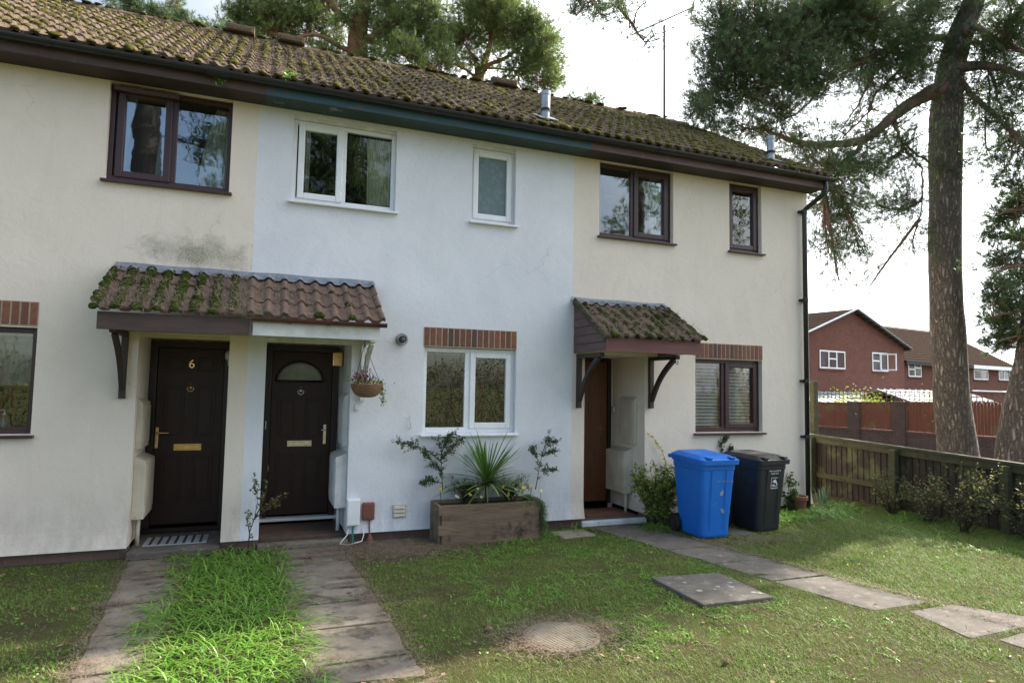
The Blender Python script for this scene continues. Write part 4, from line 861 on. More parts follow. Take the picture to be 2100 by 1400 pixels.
# bulb fitting by door 6, lamp by door 5
mb = MB(); mb.lathe([(0.02, 0), (0.022, 0.06), (0.045, 0.08), (0.052, 0.115), (0.045, 0.15), (0.02, 0.17)], (-0.335, 0.70, 1.80), 16); mb.build('porch_lamp', 'white_paint', H6, smooth=True)
mb = MB(); mb.box(0.80, 0.92, 0.67, 0.76, 1.83, 2.0); mb.build('porch_lamp', 'brass', H5, bevel=0.01)
mb = MB(); mb.box(4.665, 4.70, 0.69, 0.765, 1.28, 1.36); mb.build('bell_push', 'cream_paint', H7, bevel=0.005)
mb = MB(); mb.box(0.075, 0.085, 0.70, 0.73, 1.08, 1.18); mb.build('hinge', 'chrome', H5, bevel=0.003)
# fittings on the white wall
mb = MB(); mb.lathe([(0.072, -0.008), (0.072, -0.001)], (1.488, 0, 2.138), 24, 'y'); mb.lathe([(0.066, -0.03), (0.060, -0.009)], (1.488, 0, 2.138), 24, 'y'); v_ = mb.build('boiler_flue', 'steel', H5)
mb = MB(); mb.lathe([(0.036, -0.10), (0.040, -0.03), (0.03, -0.03)], (1.488, 0, 2.138), 18, 'y'); mb.build('flue_terminal', 'mat_dark', v_)
mb = MB()
for i in range(3): mb.tube([(1.488+0.026*math.cos(a), -0.104, 2.138+0.026*math.sin(a)) for a in (i*math.pi/3, i*math.pi/3+math.pi)], 0.004, 5)
mb.build('flue_guard', 'steel', v_)
mb = MB(); mb.box(0.93, 1.07, -0.09, -0.001, 0.09, 0.375); b_ = mb.build('meter_box', 'white_upvc', H5, bevel=0.008)
mb = MB(); mb.box(0.938, 1.062, -0.097, -0.0905, 0.10, 0.365); mb.build('box_lid', 'white_upvc', b_, bevel=0.004)
mb = MB(); mb.box(1.10, 1.235, -0.055, -0.001, 0.135, 0.325); mb.build('flue_cover', 'meter_brown', H5, bevel=0.015)
mb = MB(); mb.tube([(1.18, -0.03, 0.135), (1.185, -0.045, 0.02), (1.185, -0.07, -0.04)], 0.007, 6); mb.lathe([(0.045, -0.10), (0.03, -0.05), (0.012, -0.01)], (1.185, -0.07, 0), 10); mb.build('drain_pipe', 'meter_brown', H5)
mb = MB(); mb.box(1.44, 1.592, -0.018, -0.001, 0.135, 0.285); g_ = mb.build('air_vent', 'cream_paint', H5, bevel=0.003)
mb = MB()
for i in range(3): z = 0.155+i*0.042; mb.prism([(-0.034, z), (-0.019, z+0.036), (-0.019, z)], 'x', 1.455, 1.577)
mb.build('vent_louvres', 'cream_paint', g_)
mb = MB(); mb.tube([(1.61, -0.002, 1.265), (1.61, -0.035, 1.255), (1.61, -0.04, 1.2), (1.61, -0.03, 1.14), (1.61, -0.002, 1.13)], 0.006, 6); mb.build('wall_hook', 'white_paint', H5)
mb = MB(); mb.tube([(0.97, -0.05, 0.10), (0.94, -0.09, -0.0), (0.86, -0.14, -0.075), (0.95, -0.17, -0.085), (1.09, -0.15, -0.06), (1.12, -0.08, 0.0), (1.11, -0.03, 0.06)], 0.005, 6); mb.build('cable', 'white_upvc', H5, smooth=True)
mb = MB(); mb.tube([(1.0, -0.07, 0.09), (1.0, -0.09, -0.1)], 0.011, 8); mb.build('conduit', pmat('conduit_green', (0.03, 0.20, 0.16), (0.02, 0.13, 0.10), 10, 0.6), H5)
mb = MB(); mb.box(0.985, 1.03, -0.02, -0.001, 1.33, 1.40); mb.build('sensor', 'white_paint', H5, bevel=0.004)
# bottles on the kitchen sill
for x, mt, lb in ((-2.42, 'bottle_green', 'green pump bottle on the kitchen window sill'), (-2.25, 'bottle_clear', 'clear pump bottle on the kitchen window sill, beside the green one')):
    t = thing('pump_bottle', lb, 'bottle', (x, 0.18, 1.10)); mb = MB(); mb.lathe([(0.03, 1.10), (0.034, 1.12), (0.034, 1.22), (0.015, 1.25), (0.012, 1.27)], (x, 0.18, 0), 16); mb.build('bottle_body', mt, t, smooth=True)
    mb = MB(); mb.lathe([(0.014, 1.272), (0.014, 1.29), (0.004, 1.292), (0.004, 1.32)], (x, 0.18, 0), 10); mb.tube([(x, 0.18, 1.32), (x-0.035, 0.18, 1.315)], 0.005, 5); mb.build('pump', 'white_upvc', t)
# ------------------------------------------------------------------ paths and slabs
def slab_path(name, quads, mat, z=-0.088, th=0.10):
    mb = MB()
    for q in quads:
        n = len(q); top = [(p[0], p[1], gz(*p[:2])+0.006+random.uniform(-.004, .005)) for p in q]; bot = [(p[0], p[1], gz(*p[:2])-0.1) for p in q]
        tops = [(i, i+1, n-2-i, n-1-i) for i in range(n//2-1)] if n > 8 else [tuple(range(n))]
        mb.add(top+bot, tops+[(i, n+i, n+(i+1) % n, (i+1) % n) for i in range(n)])
    o = mb.build(name, mat, bevel=0.008); o['kind'] = 'structure'; return o
def lerp(a, b, t): return a+(b-a)*t
random.seed(4)
EXCL = []     # polygons without grass
def strip_path(L, Rr, cuts):
    """L and Rr: left and right edge polylines as functions of y"""
    qs = []
    for a, b in zip(cuts, cuts[1:]):
        a2, b2 = a-0.012, b+0.012; m = (a2+b2)/2
        e = lambda: random.uniform(-0.012, 0.012)
        ys_ = [a2+(b2-a2)*i/7 for i in range(8)]; jx = lambda y, sd: 0.022*noise.noise(Vector((y*5, sd, 0)))+0.02*noise.noise(Vector((y*17, sd, 2)))
        qs.append([(L(y)+jx(y, 1.3), y) for y in ys_]+[(Rr(b2)*.66+L(b2)*.34, b2+e()), ][:0]+[(Rr(y)+jx(y, 5.7), y) for y in ys_[::-1]])
    return qs
q5 = strip_path(lambda y: 0.215-0.045*y, lambda y: 0.86-0.038*y, [-0.14, -0.72, -1.35, -1.95, -2.5, -3.1, -3.7, -4.4, -5.1, -5.9])
q6 = strip_path(lambda y: -1.10-0.055*y, lambda y: -0.53+0.03*y, [-0.14, -0.60, -0.78, -1.5, -2.15, -2.8, -3.5, -4.3])
q7 = strip_path(lambda y: 3.86-0.215*y, lambda y: 4.50-0.21*y, [-0.10, -0.7, -1.35, -1.95, -2.6, -3.48])
q7b = [[(4.88, -3.56), (5.40, -3.56), (5.66, -3.98), (5.50, -4.09), (4.76, -4.12)], [(4.93, -4.20), (5.6, -4.14), (5.75, -4.62), (4.95, -4.70)], [(5.1, -4.8), (5.75, -4.72), (5.95, -5.3), (5.2, -5.35)]]
slab_path('garden_path', q5, 'concrete'); slab_path('garden_path', q6, 'concrete'); slab_path('garden_path', q7+q7b, 'slab_dark')
EXCL += q5+q6+q7+q7b
for q, m_, lb, nm in (([(3.36, -2.22), (4.06, -2.30), (4.03, -3.02), (3.34, -2.99)], 'slab_dark', 'square concrete inspection cover with pale lichen spots, sunk in the lawn', 'inspection_cover'),
                  ([(5.25, -0.62), (5.60, -0.66), (5.66, -1.06), (5.30, -1.02)], 'slab_dark', 'grey paving slab on the ground between the two wheelie bins', 'paving_slab'),
                  ([(3.28, -0.22), (3.72, -0.20), (3.74, -0.52), (3.30, -0.56)], 'slab_sandy', 'sandy coloured paving slab on the ground right of the wooden planter', 'paving_slab')):
    mb = MB(); c = sum(p[0] for p in q)/4, sum(p[1] for p in q)/4
    hh = 0.035 if nm == 'inspection_cover' else 0.015
    mb.prism([(p[0], p[1]) for p in q][::-1], 'z', -0.2, -0.1+hh)
    o = mb.build(nm, m_, origin=(c[0], c[1], -0.1), bevel=0.012); tag(o, lb, 'slab'); EXCL.append(q)
    if nm == 'inspection_cover':
        random.seed(9); mb = MB()
        for i in range(9):
            x, y = random.uniform(3.4, 4.0), random.uniform(-2.95, -2.3); r = random.uniform(.012, .04); n = 9
            mb.add([(x+r*random.uniform(.6, 1.2)*math.cos(a), y+r*random.uniform(.6, 1.2)*math.sin(a), -0.1+hh+0.003) for a in [2*math.pi*i/n for i in range(n)]], [tuple(range(n))])
        mb.build('lichen_spots', 'lichen', o)
# round ribbed cover
rc = (2.02, -3.15)
mb = MB(); mb.lathe([(0.27, -0.14), (0.27, -0.092), (0.25, -0.088)], (rc[0], rc[1], 0), 32)
rcov = mb.build('drain_cover', 'slab_sandy', origin=(rc[0], rc[1], -0.1)); tag(rcov, 'round ribbed drain cover sunk in the lawn amid pine needles', 'drain cover')
mb = MB()
for i in range(24):
    t = -0.235+i*0.0204; h = math.sqrt(max(0, 0.245**2-t*t)); a = 0.35
    p = Vector((math.cos(a), math.sin(a), 0)); q = Vector((-math.sin(a), math.cos(a), 0)); c0 = Vector((rc[0], rc[1], -0.085))
    mb.obox(c0+q*t, p, q, (0, 0, 1), h, 0.005, 0.004)
mb.build('ribs', 'slab_sandy', rcov)

# ------------------------------------------------------------------ lawn
def in_poly(x, y, poly):
    n = len(poly); c = np.zeros(len(x), bool); j = n-1
    for i in range(n):
        xi, yi = poly[i][:2]; xj, yj = poly[j][:2]
        c ^= ((yi > y) != (yj > y)) & (x < (xj-xi)*(y-yi)/((yj-yi) if yj != yi else 1e-9)+xi); j = i
    return c
def nfield(x, y, s, seed): return np.array([noise.noise(Vector((a*s, b*s, seed))) for a, b in zip(x, y)])
def expoly(polys, x, y):
    m = np.zeros(len(x), bool)
    for p in polys: m |= in_poly(x, y, p)
    return m
def visible(x, y, mx=60):
    rel = np.stack([x-CAM[0], y-CAM[1], np.full(len(x), -0.1-CAM[2])], 1); z = rel@F_; u = 1050+FPX*(rel@RR)/np.maximum(z, .01); v = 700-FPX*(rel@UU)/np.maximum(z, .01)
    return (z > 0.3) & (u > -250) & (u < 2350) & (v < 1650)
N = 900000
x = rng.uniform(-4.2, 8.9, N); y = -rng.uniform(0.1, 6.6, N)
k_ = visible(x, y) & ~expoly(EXCL, x+rng.normal(0, .022, N), y+rng.normal(0, .018, N)); x, y = x[k_], y[k_]
k_ = ~((x > -0.55+0.0*y) & (x < 0.22-0.045*y) & (y > -4.5)); x, y = x[k_], y[k_]
d = 0.78+0.75*nfield(x, y, 1.4, 5)+0.55*nfield(x, y, 6.0, 9)
bare = np.exp(-(((x-1.35)/0.75)**2+((y+0.45)/0.50)**2)*1.3); d -= 2.2*bare
d -= 1.6*np.exp(-(((x-rc[0])/0.38)**2+((y-rc[1])/0.32)**2)*1.6)
d -= 0.8*np.exp(-(((x-5.3)/0.9)**2+((y+1.35)/0.25)**2)); d += 0.35*(x > 5.0)
d -= 0.30*(x < -0.9)
k_ = rng.uniform(0, 1, len(x)) < d; x, y = x[k_], y[k_]
N = len(x); hgt = 0.028+0.035*np.abs(nfield(x, y, 2.5, 2))+0.012*(x > 5)
P = np.stack([x, y, np.full(N, -0.104)], 1); D = rand_dirs(N, 0.25, 1.0)
a, b, c = blades(P, D, hgt*rng.uniform(.6, 1.5, N), np.full(N, 0.0055), np.full(N, 0.3), segs=1)
o = arr_mesh('lawn_grass', a, b, c, 'grass_short'); o['kind'] = 'stuff'; o['label'] = 'short mossy lawn with bare brown patches'; o['category'] = 'grass'
n_ = 5200; xw = rng.uniform(-3, 8.6, n_); yw = -rng.uniform(.2, 5, n_); kw = (nfield(xw, yw, 2.0, 21) > .12) & ~expoly(EXCL, xw, yw) & visible(xw, yw); xw, yw = xw[kw], yw[kw]
Pw = np.repeat(np.stack([xw, yw, np.full(len(xw), -.085)], 1), 4, 0)+rng.normal(0, .014, (len(xw)*4, 3))*[1, 1, .3]
o = arr_mesh('lawn_weeds', *leaves(Pw, rng.uniform(.010, .024, len(Pw)), .75), 'grass_long'); o['kind'] = 'stuff'
# scattered longer tussocks in the lawn
cl = []
random.seed(31)
pts = []
for i in range(700):
    xx, yy = random.uniform(1.6, 4.2), random.uniform(-3.6, -0.6)
    pts.append((xx, yy, 0.8))
for i in range(60): pts.append((random.uniform(3.4, 7.5), random.uniform(-4.5, -3.0), 0.7))
for i in range(40): pts.append((random.uniform(-2.4, -1.2), random.uniform(-3.4, -0.6), 0.6))
for i in range(150):
    t = random.random(); pts.append((lerp(7.9, 8.3, t)-abs(random.gauss(0, .35)), lerp(-2.6, 0.4, t), 1.3))
pts = [p for p in pts if noise.noise(Vector((p[0]*1.7, p[1]*1.7, 4))) > -0.12]
xa = np.array([p[0] for p in pts]); ya = np.array([p[1] for p in pts]); k_ = ~expoly(EXCL, xa, ya) & (((xa-rc[0])**2+(ya-rc[1])**2) > .16)
for (p, ok) in zip(pts, k_):
    if not ok: continue
    n = random.randint(5, 12); P = np.array([[p[0], p[1], -0.105]])+np.concatenate([rng.normal(0, 0.02, (n, 2)), np.zeros((n, 1))], 1)
    cl.append(blades(P, rand_dirs(n, 0.45, 0.95), rng.uniform(.07, .17, n)*p[2], np.full(n, 0.0065), rng.uniform(.7, 1.6, n), 4))
a, b, c = merge(cl); o = arr_mesh('lawn_tussocks', a, b, c, 'grass_long'); o['kind'] = 'stuff'
# long bright grass between the two left paths
N = 5200; y = -rng.uniform(0.12, 4.6, N); xl = -0.62+0.03*y+0.07*np.sin(y*4)+0.05*np.sin(y*9); xr = 0.24-0.045*y+0.04*np.sin(y*7); t = rng.beta(0.9, 0.9, N); x = xl+(xr-xl)*t
P = np.stack([x, y, np.full(N, -0.105)], 1); D = rand_dirs(N, 0.55, 1.0); D[:, 0] += (t-0.5)*0.9
a, b, c = blades(P, D, rng.uniform(0.08, 0.30, N)*np.where(rng.uniform(0, 1, N) < .1, 1.25, 1), rng.uniform(0.006, 0.011, N), rng.uniform(0.6, 1.9, N), 5)
o = arr_mesh('long_grass', a, b, c, 'grass_long'); o['kind'] = 'stuff'; o['label'] = 'long bright green grass between the two left paths'; o['category'] = 'grass'
# pine needle litter, dead leaves on the ground
def ground_strewn(N, x, y, length, width, z=-0.092):
    P = np.stack([x, y, np.full(len(x), z)+rng.uniform(0, .01, len(x))], 1); D = rand_dirs(len(x)); D[:, 2] *= 0.15; D /= np.linalg.norm(D, axis=1)[:, None]
    sd = np.cross(D, [0, 0, 1.0]); sd /= np.linalg.norm(sd, axis=1)[:, None]; L = (length*rng.uniform(.5, 1.3, len(x)))[:, None]
    A = np.stack([P-sd*width/2, P+sd*width/2, P+D*L+[0, 0, .003]], 1).reshape(-1, 3); return A, np.arange(len(A)), np.full(len(x), 3)
N = 16000; x = rng.uniform(-3, 8.4, N); y = -rng.uniform(0.0, 5.5, N); e = nfield(x, y, 2.2, 7)
k_ = (rng.uniform(0, 1, N) < 0.22+0.9*e) & visible(x, y); x1_, y1_ = x[k_], y[k_]
x2 = rng.normal(1.35, 0.42, 9000); y2 = -0.12-np.abs(rng.normal(0.32, 0.25, 9000)); x3 = rng.normal(rc[0], .24, 4200); y3 = rng.normal(rc[1], .18, 4200); k3 = ((x3-rc[0])**2+(y3-rc[1])**2) > .035+rng.uniform(0, .03, 4200)
x4 = rng.normal(5.3, .5, 1500); y4 = rng.normal(-1.3, .12, 1500)
# along the path edges
xe, ye = [], []
for L in (lambda y: 0.215-0.045*y, lambda y: 0.86-0.038*y, lambda y: -1.10-0.055*y, lambda y: -0.53+0.03*y, lambda y: 4.50-0.21*y):
    yy = -rng.uniform(.1, 4.3, 1800); xe.append(L(yy)+rng.normal(0, 0.045, 1800)); ye.append(yy)
for yy0 in (-0.78, -0.6, -1.5, -2.15, -2.8, -3.5): xe.append(rng.uniform(-1.0, -.5, 160)); ye.append(yy0+rng.normal(0, .03, 160))
for q_ in range(40):
    cx_, cy_2 = (rng.uniform(.25, .95), -rng.uniform(.2, 3.6)) if q_ % 3 else (rng.uniform(-1.0, -.6), -rng.uniform(.2, 3.0)); nn_ = int(rng.uniform(30, 160)); xe.append(rng.normal(cx_, .07, nn_)); ye.append(rng.normal(cy_2, .025, nn_))
x = np.concatenate([x1_, x2, x3[k3], x4]+xe); y = np.concatenate([y1_, y2, y3[k3], y4]+ye)
y = np.minimum(y, -0.02); a, b, c = ground_strewn(0, x, y, 0.06, 0.0035, -0.083); o = arr_mesh('pine_needle_litter', a, b, c, 'litter'); o['kind'] = 'stuff'
N = 420; x = rng.uniform(-3, 8.4, N); y = -rng.uniform(0.1, 5.4, N); x = np.concatenate([x, rng.normal(1.3, .45, 60), rng.uniform(.95, 1.05, 20), rng.uniform(-1.1, -.4, 25), rng.normal(rc[0], .45, 30)]); y = np.concatenate([y, -rng.uniform(.1, .8, 60), -rng.uniform(.02, .12, 20), -rng.uniform(.14, .4, 25), rng.normal(rc[1], .3, 30)])
P = np.stack([x, y, np.full(len(x), -0.078)], 1); a, b, c = leaves(P, rng.uniform(.02, .055, len(x)), 0.7); a[:, 2] = np.clip(-0.082+(a[:, 2]+0.078)*0.35, -0.095, 0)
o = arr_mesh('dead_leaves', a, b, c, 'dead_leaf'); o['kind'] = 'stuff'
random.seed(61)
for i, (px, py, lb) in enumerate([(1488, 1358, 'pine cone lying in the grass near the bottom edge, right of the drain cover'), (1003, 1290, 'pine cone lying in the grass left of the drain cover'), (1245, 1290, 'pine cone at the right rim of the round drain cover')]):
    p = onZ(px, py, -0.085); t = MB(); t.ico((p[0], p[1], -0.078), 0.018, (1.3, 1, 0.9), 0.2); o = t.build('pine_cone', 'dead_leaf', origin=(p[0], p[1], -0.09)); tag(o, lb, 'pine cone', 'pine cones on the lawn')
for (p0, p1, lb) in (((1448, 1262), (1505, 1298), 'thin fallen twig on the lawn below the square inspection cover'), ((812, 1242), (860, 1230), 'short fallen twig at the grass edge right of the middle path')):
    a0, b0 = onZ(*p0, -0.08), onZ(*p1, -0.08); mid = (a0+b0)/2+np.array([0.03, 0.05, 0.015]); mb = MB(); mb.tube([a0, mid, b0], [0.005, .004, .002], 5); mb.tube([mid, mid+np.array([.06, .05, .03])], [.003, .0015], 4)
    o = mb.build('fallen_twig', 'twig', origin=tuple(a0)); tag(o, lb, 'twig')

# ------------------------------------------------------------------ wheelie bins
def wheelie(name, label, mat, loc, rz, W=0.56, Dp=0.66, H=1.0, ks=0.90):
    t = thing(name, label, 'wheelie bin', loc, 'wheelie bins by the wall', rz)
    hb, hw = H-0.11, W/2
    # local: x across, -y is the front
    def ring(z, w, yf, yb, r=0.05):
        pts = []
        for cx, cyy, a0 in ((w-r, yb-r, 0), (-(w-r), yb-r, 90), (-(w-r), yf+r, 180), (w-r, yf+r, 270)):
            for k in range(4): a = R_(a0+k*30); pts.append(((cx+r*math.cos(a))*ks, (cyy+r*math.sin(a)), z))
        return pts
    prof = [(0.012, .205, -.225, .17), (0.04, .215, -.235, .20), (0.20, .222, -.245, .235), (0.235, .225, -.248, .262), (hb-0.10, .262, -.30, .29), (hb-0.09, .268, -.306, .296), (hb, .272, -.312, .302)]
    vs, fs = [], []; n = 16
    for p in prof: vs += ring(*p)
    for i in range(len(prof)-1):
        for j in range(n): fs.append((i*n+j, i*n+(j+1) % n, (i+1)*n+(j+1) % n, (i+1)*n+j))
    fs.append(tuple(range(n-1, -1, -1))); mb = MB(); mb.add(vs, fs)
    for sx in (-0.10, 0.10): mb.prism([(-0.2475, 0.10), (-0.302, hb-0.10), (-0.311, hb-0.10), (-0.254, 0.10)], 'x', sx-0.004, sx+0.004)
    body_ = mb.build('body', mat, t, smooth=False, local=True)
    b = body_.modifiers.new('bevel', 'BEVEL'); b.width = 0.006; b.segments = 2; b.angle_limit = R_(25)
    mb = MB(); vs = ring(hb-0.02, .285, -.325, .315)+ring(hb+0.004, .285, -.325, .315)+ring(hb+0.004, .265, -.305, .30)+ring(hb-0.02, .273, -.315, .305); fs = []
    for i in range(3):
        for j in range(n): fs.append((i*n+j, i*n+(j+1) % n, (i+1)*n+(j+1) % n, (i+1)*n+j))
    for j in range(n): fs.append((3*n+j, 3*n+(j+1) % n, (j+1) % n, j))
    mb.add(vs, fs); mb.build('rim', mat, t, local=True)
    # lid: skirt, sloped shoulders, raised middle
    mb = MB(); z0 = hb+0.005; rings = [ring(z0-0.035, .298, -.345, .31), ring(z0+0.018, .300, -.352, .312), ring(z0+0.028, .287, -.335, .30), ring(z0+0.058, .235, -.255, .26), ring(z0+0.064, .215, -.235, .245)]
    vs = sum(rings, []); vs = [(x, y, z+(0.028*(y+0.35)/0.65)) for x, y, z in vs]; fs = []
    for i in range(4):
        for j in range(n): fs.append((i*n+j, i*n+(j+1) % n, (i+1)*n+(j+1) % n, (i+1)*n+j))
    fs.append(tuple(4*n+j for j in range(n))); mb.add(vs, fs); lid = mb.build('lid', mat, t, local=True)
    mb = MB()
    for sx in (-0.20, 0.12): mb.box(sx, sx+0.08, -.352, -.23, z0+0.036, z0+0.056)
    mb.build('lid_grips', mat, lid, bevel=0.006, local=True)
    mb = MB(); mb.tube([(-.24, .35, z0+.02), (.24, .35, z0+.02)], 0.015, 10)
    for sx in (-.24, 0, .24): mb.box(sx-.015, sx+.015, .29, .36, z0-.01, z0+.03)
    mb.build('handle', mat, t, local=True)
    for sx in (-1, 1):
        mb = MB(); mb.lathe([(0.05, -.025), (0.095, -.025), (0.102, -.012), (0.102, .012), (0.095, .025), (0.05, .025)], (sx*.245, .235, .102), 24, 'x'); w_ = mb.build('wheel', 'rubber', t, local=True)
        mb = MB(); mb.lathe([(0.047, -.028), (0.047, .028)], (sx*.245, .235, .102), 16, 'x'); mb.build('hub', 'black_plastic', w_, local=True)
    mb = MB(); mb.tube([(-.24, .235, .102), (.24, .235, .102)], .011, 8); mb.build('axle', 'steel', t, local=True)
    return t
def front_mat(x, z, hb=0.89, off=0.005):
    """frame on the sloping front face"""
    sl = math.atan2(0.052, hb-0.335); y = -(0.248+(z-0.235)*math.tan(sl))-off
    return Matrix.Translation((x, y, z)) @ Matrix.Rotation(math.pi/2+sl, 4, 'X')
BB = (5.03, -0.82, -0.1); rzb = R_(24)
blue = wheelie('wheelie_bin', 'blue wheelie bin with faded white lettering and two pale scuffs on its front', 'blue_plastic', BB, R_(-1))
black = wheelie('wheelie_bin', 'black wheelie bin with a white dolphin label on its front', 'black_plastic', (5.87, -0.74, -0.1), R_(6), H=0.97)
text_mesh('bin_lettering', 'REFUSE', 0.0001, 'scuff', blue, Matrix.Identity(4)) if False else None
text_mesh('bin_lettering', 'KEP> NM  D 7002', 0.030, 'scuff', blue, front_mat(0.09, 0.66))
mb = MB()
for (cx, cz, pts) in ((0.05, 0.525, [(-.03, -.01), (-.018, .02), (.0, .022), (.008, .04), (.022, .038), (.024, .0), (.012, -.03), (-.006, -.034)]), (0.075, 0.315, [(-.034, .034), (-.018, .03), (.002, .036), (.012, .012), (.036, .004), (.03, -.02), (.006, -.03), (-.016, -.012)])):
    m4 = front_mat(cx, cz, off=0.003); vs = [m4 @ Vector((a, b, 0)) for a, b in pts]; mb.add(vs, [tuple(range(len(vs)))])
mb.build('scuff_marks', 'scuff', blue, local=True)
text_mesh('waste_lettering', 'Non recyclable\nwaste only', 0.032, 'label_white', black, front_mat(0.03, 0.735, .86))
m4 = front_mat(0.04, 0.60, .86); mb = MB(); s = 0.068
for (a, b, c_, d_) in ((-s, -s, s, -s+.006), (-s, s-.006, s, s), (-s, -s+.006, -s+.006, s-.006), (s-.006, -s+.006, s, s-.006)):
    mb.add([m4 @ Vector(q) for q in ((a, b, 0), (c_, b, 0), (c_, d_, 0), (a, d_, 0))], [(0, 1, 2, 3)])
for yy, x0, x1 in ((-.028, -.055, -.005), (-.020, -.05, .0), (-.036, -.045, .05), (-.012, .03, .058)):
    mb.add([m4 @ Vector(q) for q in ((x0, yy-.003, 0), (x1, yy-.003, 0), (x1, yy+.003, 0), (x0, yy+.003, 0))], [(0, 1, 2, 3)])
mb.build('label_frame', 'label_white', black, local=True)
dol = [(-.052, .012), (-.040, .020), (-.030, .034), (-.012, .042), (-.004, .040), (.002, .054), (.008, .038), (.022, .028), (.032, .010), (.036, -.010), (.048, -.022), (.034, -.022), (.030, -.036), (.024, -.016), (.016, -.002), (.002, .008), (-.010, .006), (-.018, -.004), (-.020, .010), (-.034, .012)]
from mathutils.geometry import tessellate_polygon
tr = tessellate_polygon([[Vector((a, b, 0)) for a, b in dol]])
mb = MB(); mb.add([m4 @ Vector((a, b, 0.0005)) for a, b in dol], [tuple(t_) for t_ in tr]); mb.build('dolphin_emblem', 'label_white', black, local=True)
text_mesh('council_lettering', 'bournemouth.gov.uk', 0.014, 'label_white', black, front_mat(0.04, 0.543, .86, .006))

# ------------------------------------------------------------------ planter and plants
PX0, PX1, PY0, PY1, PZ = 1.86, 3.06, -0.44, -0.05, 0.325
t = thing('planter', 'long raised planter built of brown grooved decking boards against the white wall', 'planter', (2.46, -0.25, -0.1))
random.seed(3); z = -0.1
def groove(z0, z1): 
    n = 7; h = (z1-z0)/n; out = []
    for i in range(n): out += [(0.0, z0+i*h), (0.0, z0+i*h+h*0.62), (0.008, z0+i*h+h*0.66), (0.008, z0+(i+1)*h-h*0.02)]
    return out
for i in range(4):
    z0, z1 = -0.1+i*0.106, -0.1+i*0.106+0.103; e = 0.035 if i % 2 == 0 else 0.0; e2 = random.uniform(-.01, .01)
    pr = groove(z0, z1); mb = MB(); mb.prism([(PY0+d_, zz) for d_, zz in pr]+[(PY0+.028, z1), (PY0+.028, z0)], 'x', PX0+e, PX1+(0.0 if i % 2 else -0.02)+e2); mb.build('front_board', 'decking', t)
    for sx, xx in ((1, PX0), (-1, PX1)):
        mb = MB(); mb.prism([(xx+sx*d_, zz) for d_, zz in pr]+[(xx+sx*.028, z1), (xx+sx*.028, z0)], 'y', PY0+(0.03 if i % 2 else 0.03), PY1); mb.build('end_board', 'decking', t)
    mb = MB(); mb.box(PX0+0.03, PX1-0.03, PY1-0.028, PY1, z0, z1); mb.build('back_board', 'decking', t)
mb = MB(); mb.box(PX0+.029, PX1-.029, PY0+.029, PY1-.029, 0.1, 0.285); mb.build('soil', 'ground_soil', t)
SZ = 0.285
def arr_plant(name, label, cat, org_, parts, group=None, stem=None, stemmat='twig'):
    t = thing(name, label, cat, org_, group)
    for nm, mt, (a, b, c) in parts: arr_mesh(nm, a, b, c, mt, t)
    if stem: stem.build('stem', stemmat, t, smooth=True)
    return t
# cordyline
c0 = np.array([2.475, -0.22, SZ+0.20]); n = 150; D = rand_dirs(n, -0.02, 1.0); D[:, 1] *= 0.75; D[:, 1] -= 0.12*(D[:, 1] > 0)
P = c0+D*0.02+np.stack([np.zeros(n), np.zeros(n), D[:, 2]*0.06], 1); L = rng.uniform(0.46, 0.68, n)*(0.74+0.28*np.clip(D[:, 2]+.3, 0, 1))
lf = blades(P, D, L, rng.uniform(.024, .036, n), np.where(D[:, 2] > 0.6, 0.10, 0.42)*rng.uniform(.6, 1.3, n), 6)
mb = MB(); mb.tube([(2.475, -0.22, SZ-.02), (2.478, -0.22, SZ+0.10), (2.475, -0.22, SZ+.22)], [.028, .024, .022], 8)
arr_plant('cordyline', 'spiky green cordyline with sword shaped leaves in the middle of the planter', 'plant', (2.475, -.22, SZ), [('leaves', 'leaf_cordyline', lf)], stem=mb)
def branchy(name, label, cat, base, tips, mat, nleaf, lsize, lspread, group=None, r0=.006, sub=6, subl=.10, aspect=.5, seed=0, stemmat='twig'):
    """shrub from explicit stems: tips = list of polylines in world coordinates"""
    rs = np.random.default_rng(seed); random.seed(seed); mb = MB(); C_ = []
    for pl in tips:
        pl = [np.array(p, float) for p in pl]; m = len(pl); mb.tube(pl, [r0*(1-0.8*i/(m-1)) for i in range(m)], 5)
        seg = np.array(pl)
        for k in range(sub):
            u = rs.uniform(0.15, 1.0)*(m-1); i = min(int(u), m-2); p = seg[i]+(seg[i+1]-seg[i])*(u-i); d = (seg[i+1]-seg[i]); d = d/np.linalg.norm(d)
            rd = rs.normal(0, 1, 3); q = d*0.7+rd*0.55; q /= np.linalg.norm(q); ll = subl*rs.uniform(.5, 1.2); e = p+q*ll; mb.tube([p, (p+e)/2+rs.normal(0, .004, 3), e], [r0*.35, r0*.25, r0*.12], 4)
            for w in rs.uniform(0.15, 1.05, nleaf): C_.append(p+(e-p)*w+rs.normal(0, lspread, 3))
    C_ = np.array(C_); a = leaves(C_, lsize*rs.uniform(.6, 1.3, len(C_)), aspect, 0.15)
    return arr_plant(name, label, cat, base, [('foliage', mat, a)], group, mb, stemmat)
def pl(pts, y, dy=0): return [onY(px, py, y+dy*i) for i, (px, py) in enumerate(pts)]
branchy('cotoneaster_shrub', 'thin small leaved shrub reaching left over the planter toward the wall hook', 'shrub', (1.96, -0.2, SZ),
        [pl([(908, 1005), (905, 960), (905, 925), (900, 905)], -.15), pl([(907, 950), (880, 925), (850, 912), (820, 905)], -.12), pl([(905, 930), (915, 905), (928, 890)], -.13), pl([(906, 965), (885, 945), (868, 925)], -.12), pl([(907, 990), (880, 985), (866, 992)], -.16), pl([(907, 940), (925, 918), (945, 900)], -.14)], 'leaf_dark', 14, .027, .007, sub=26, subl=.09, seed=5)
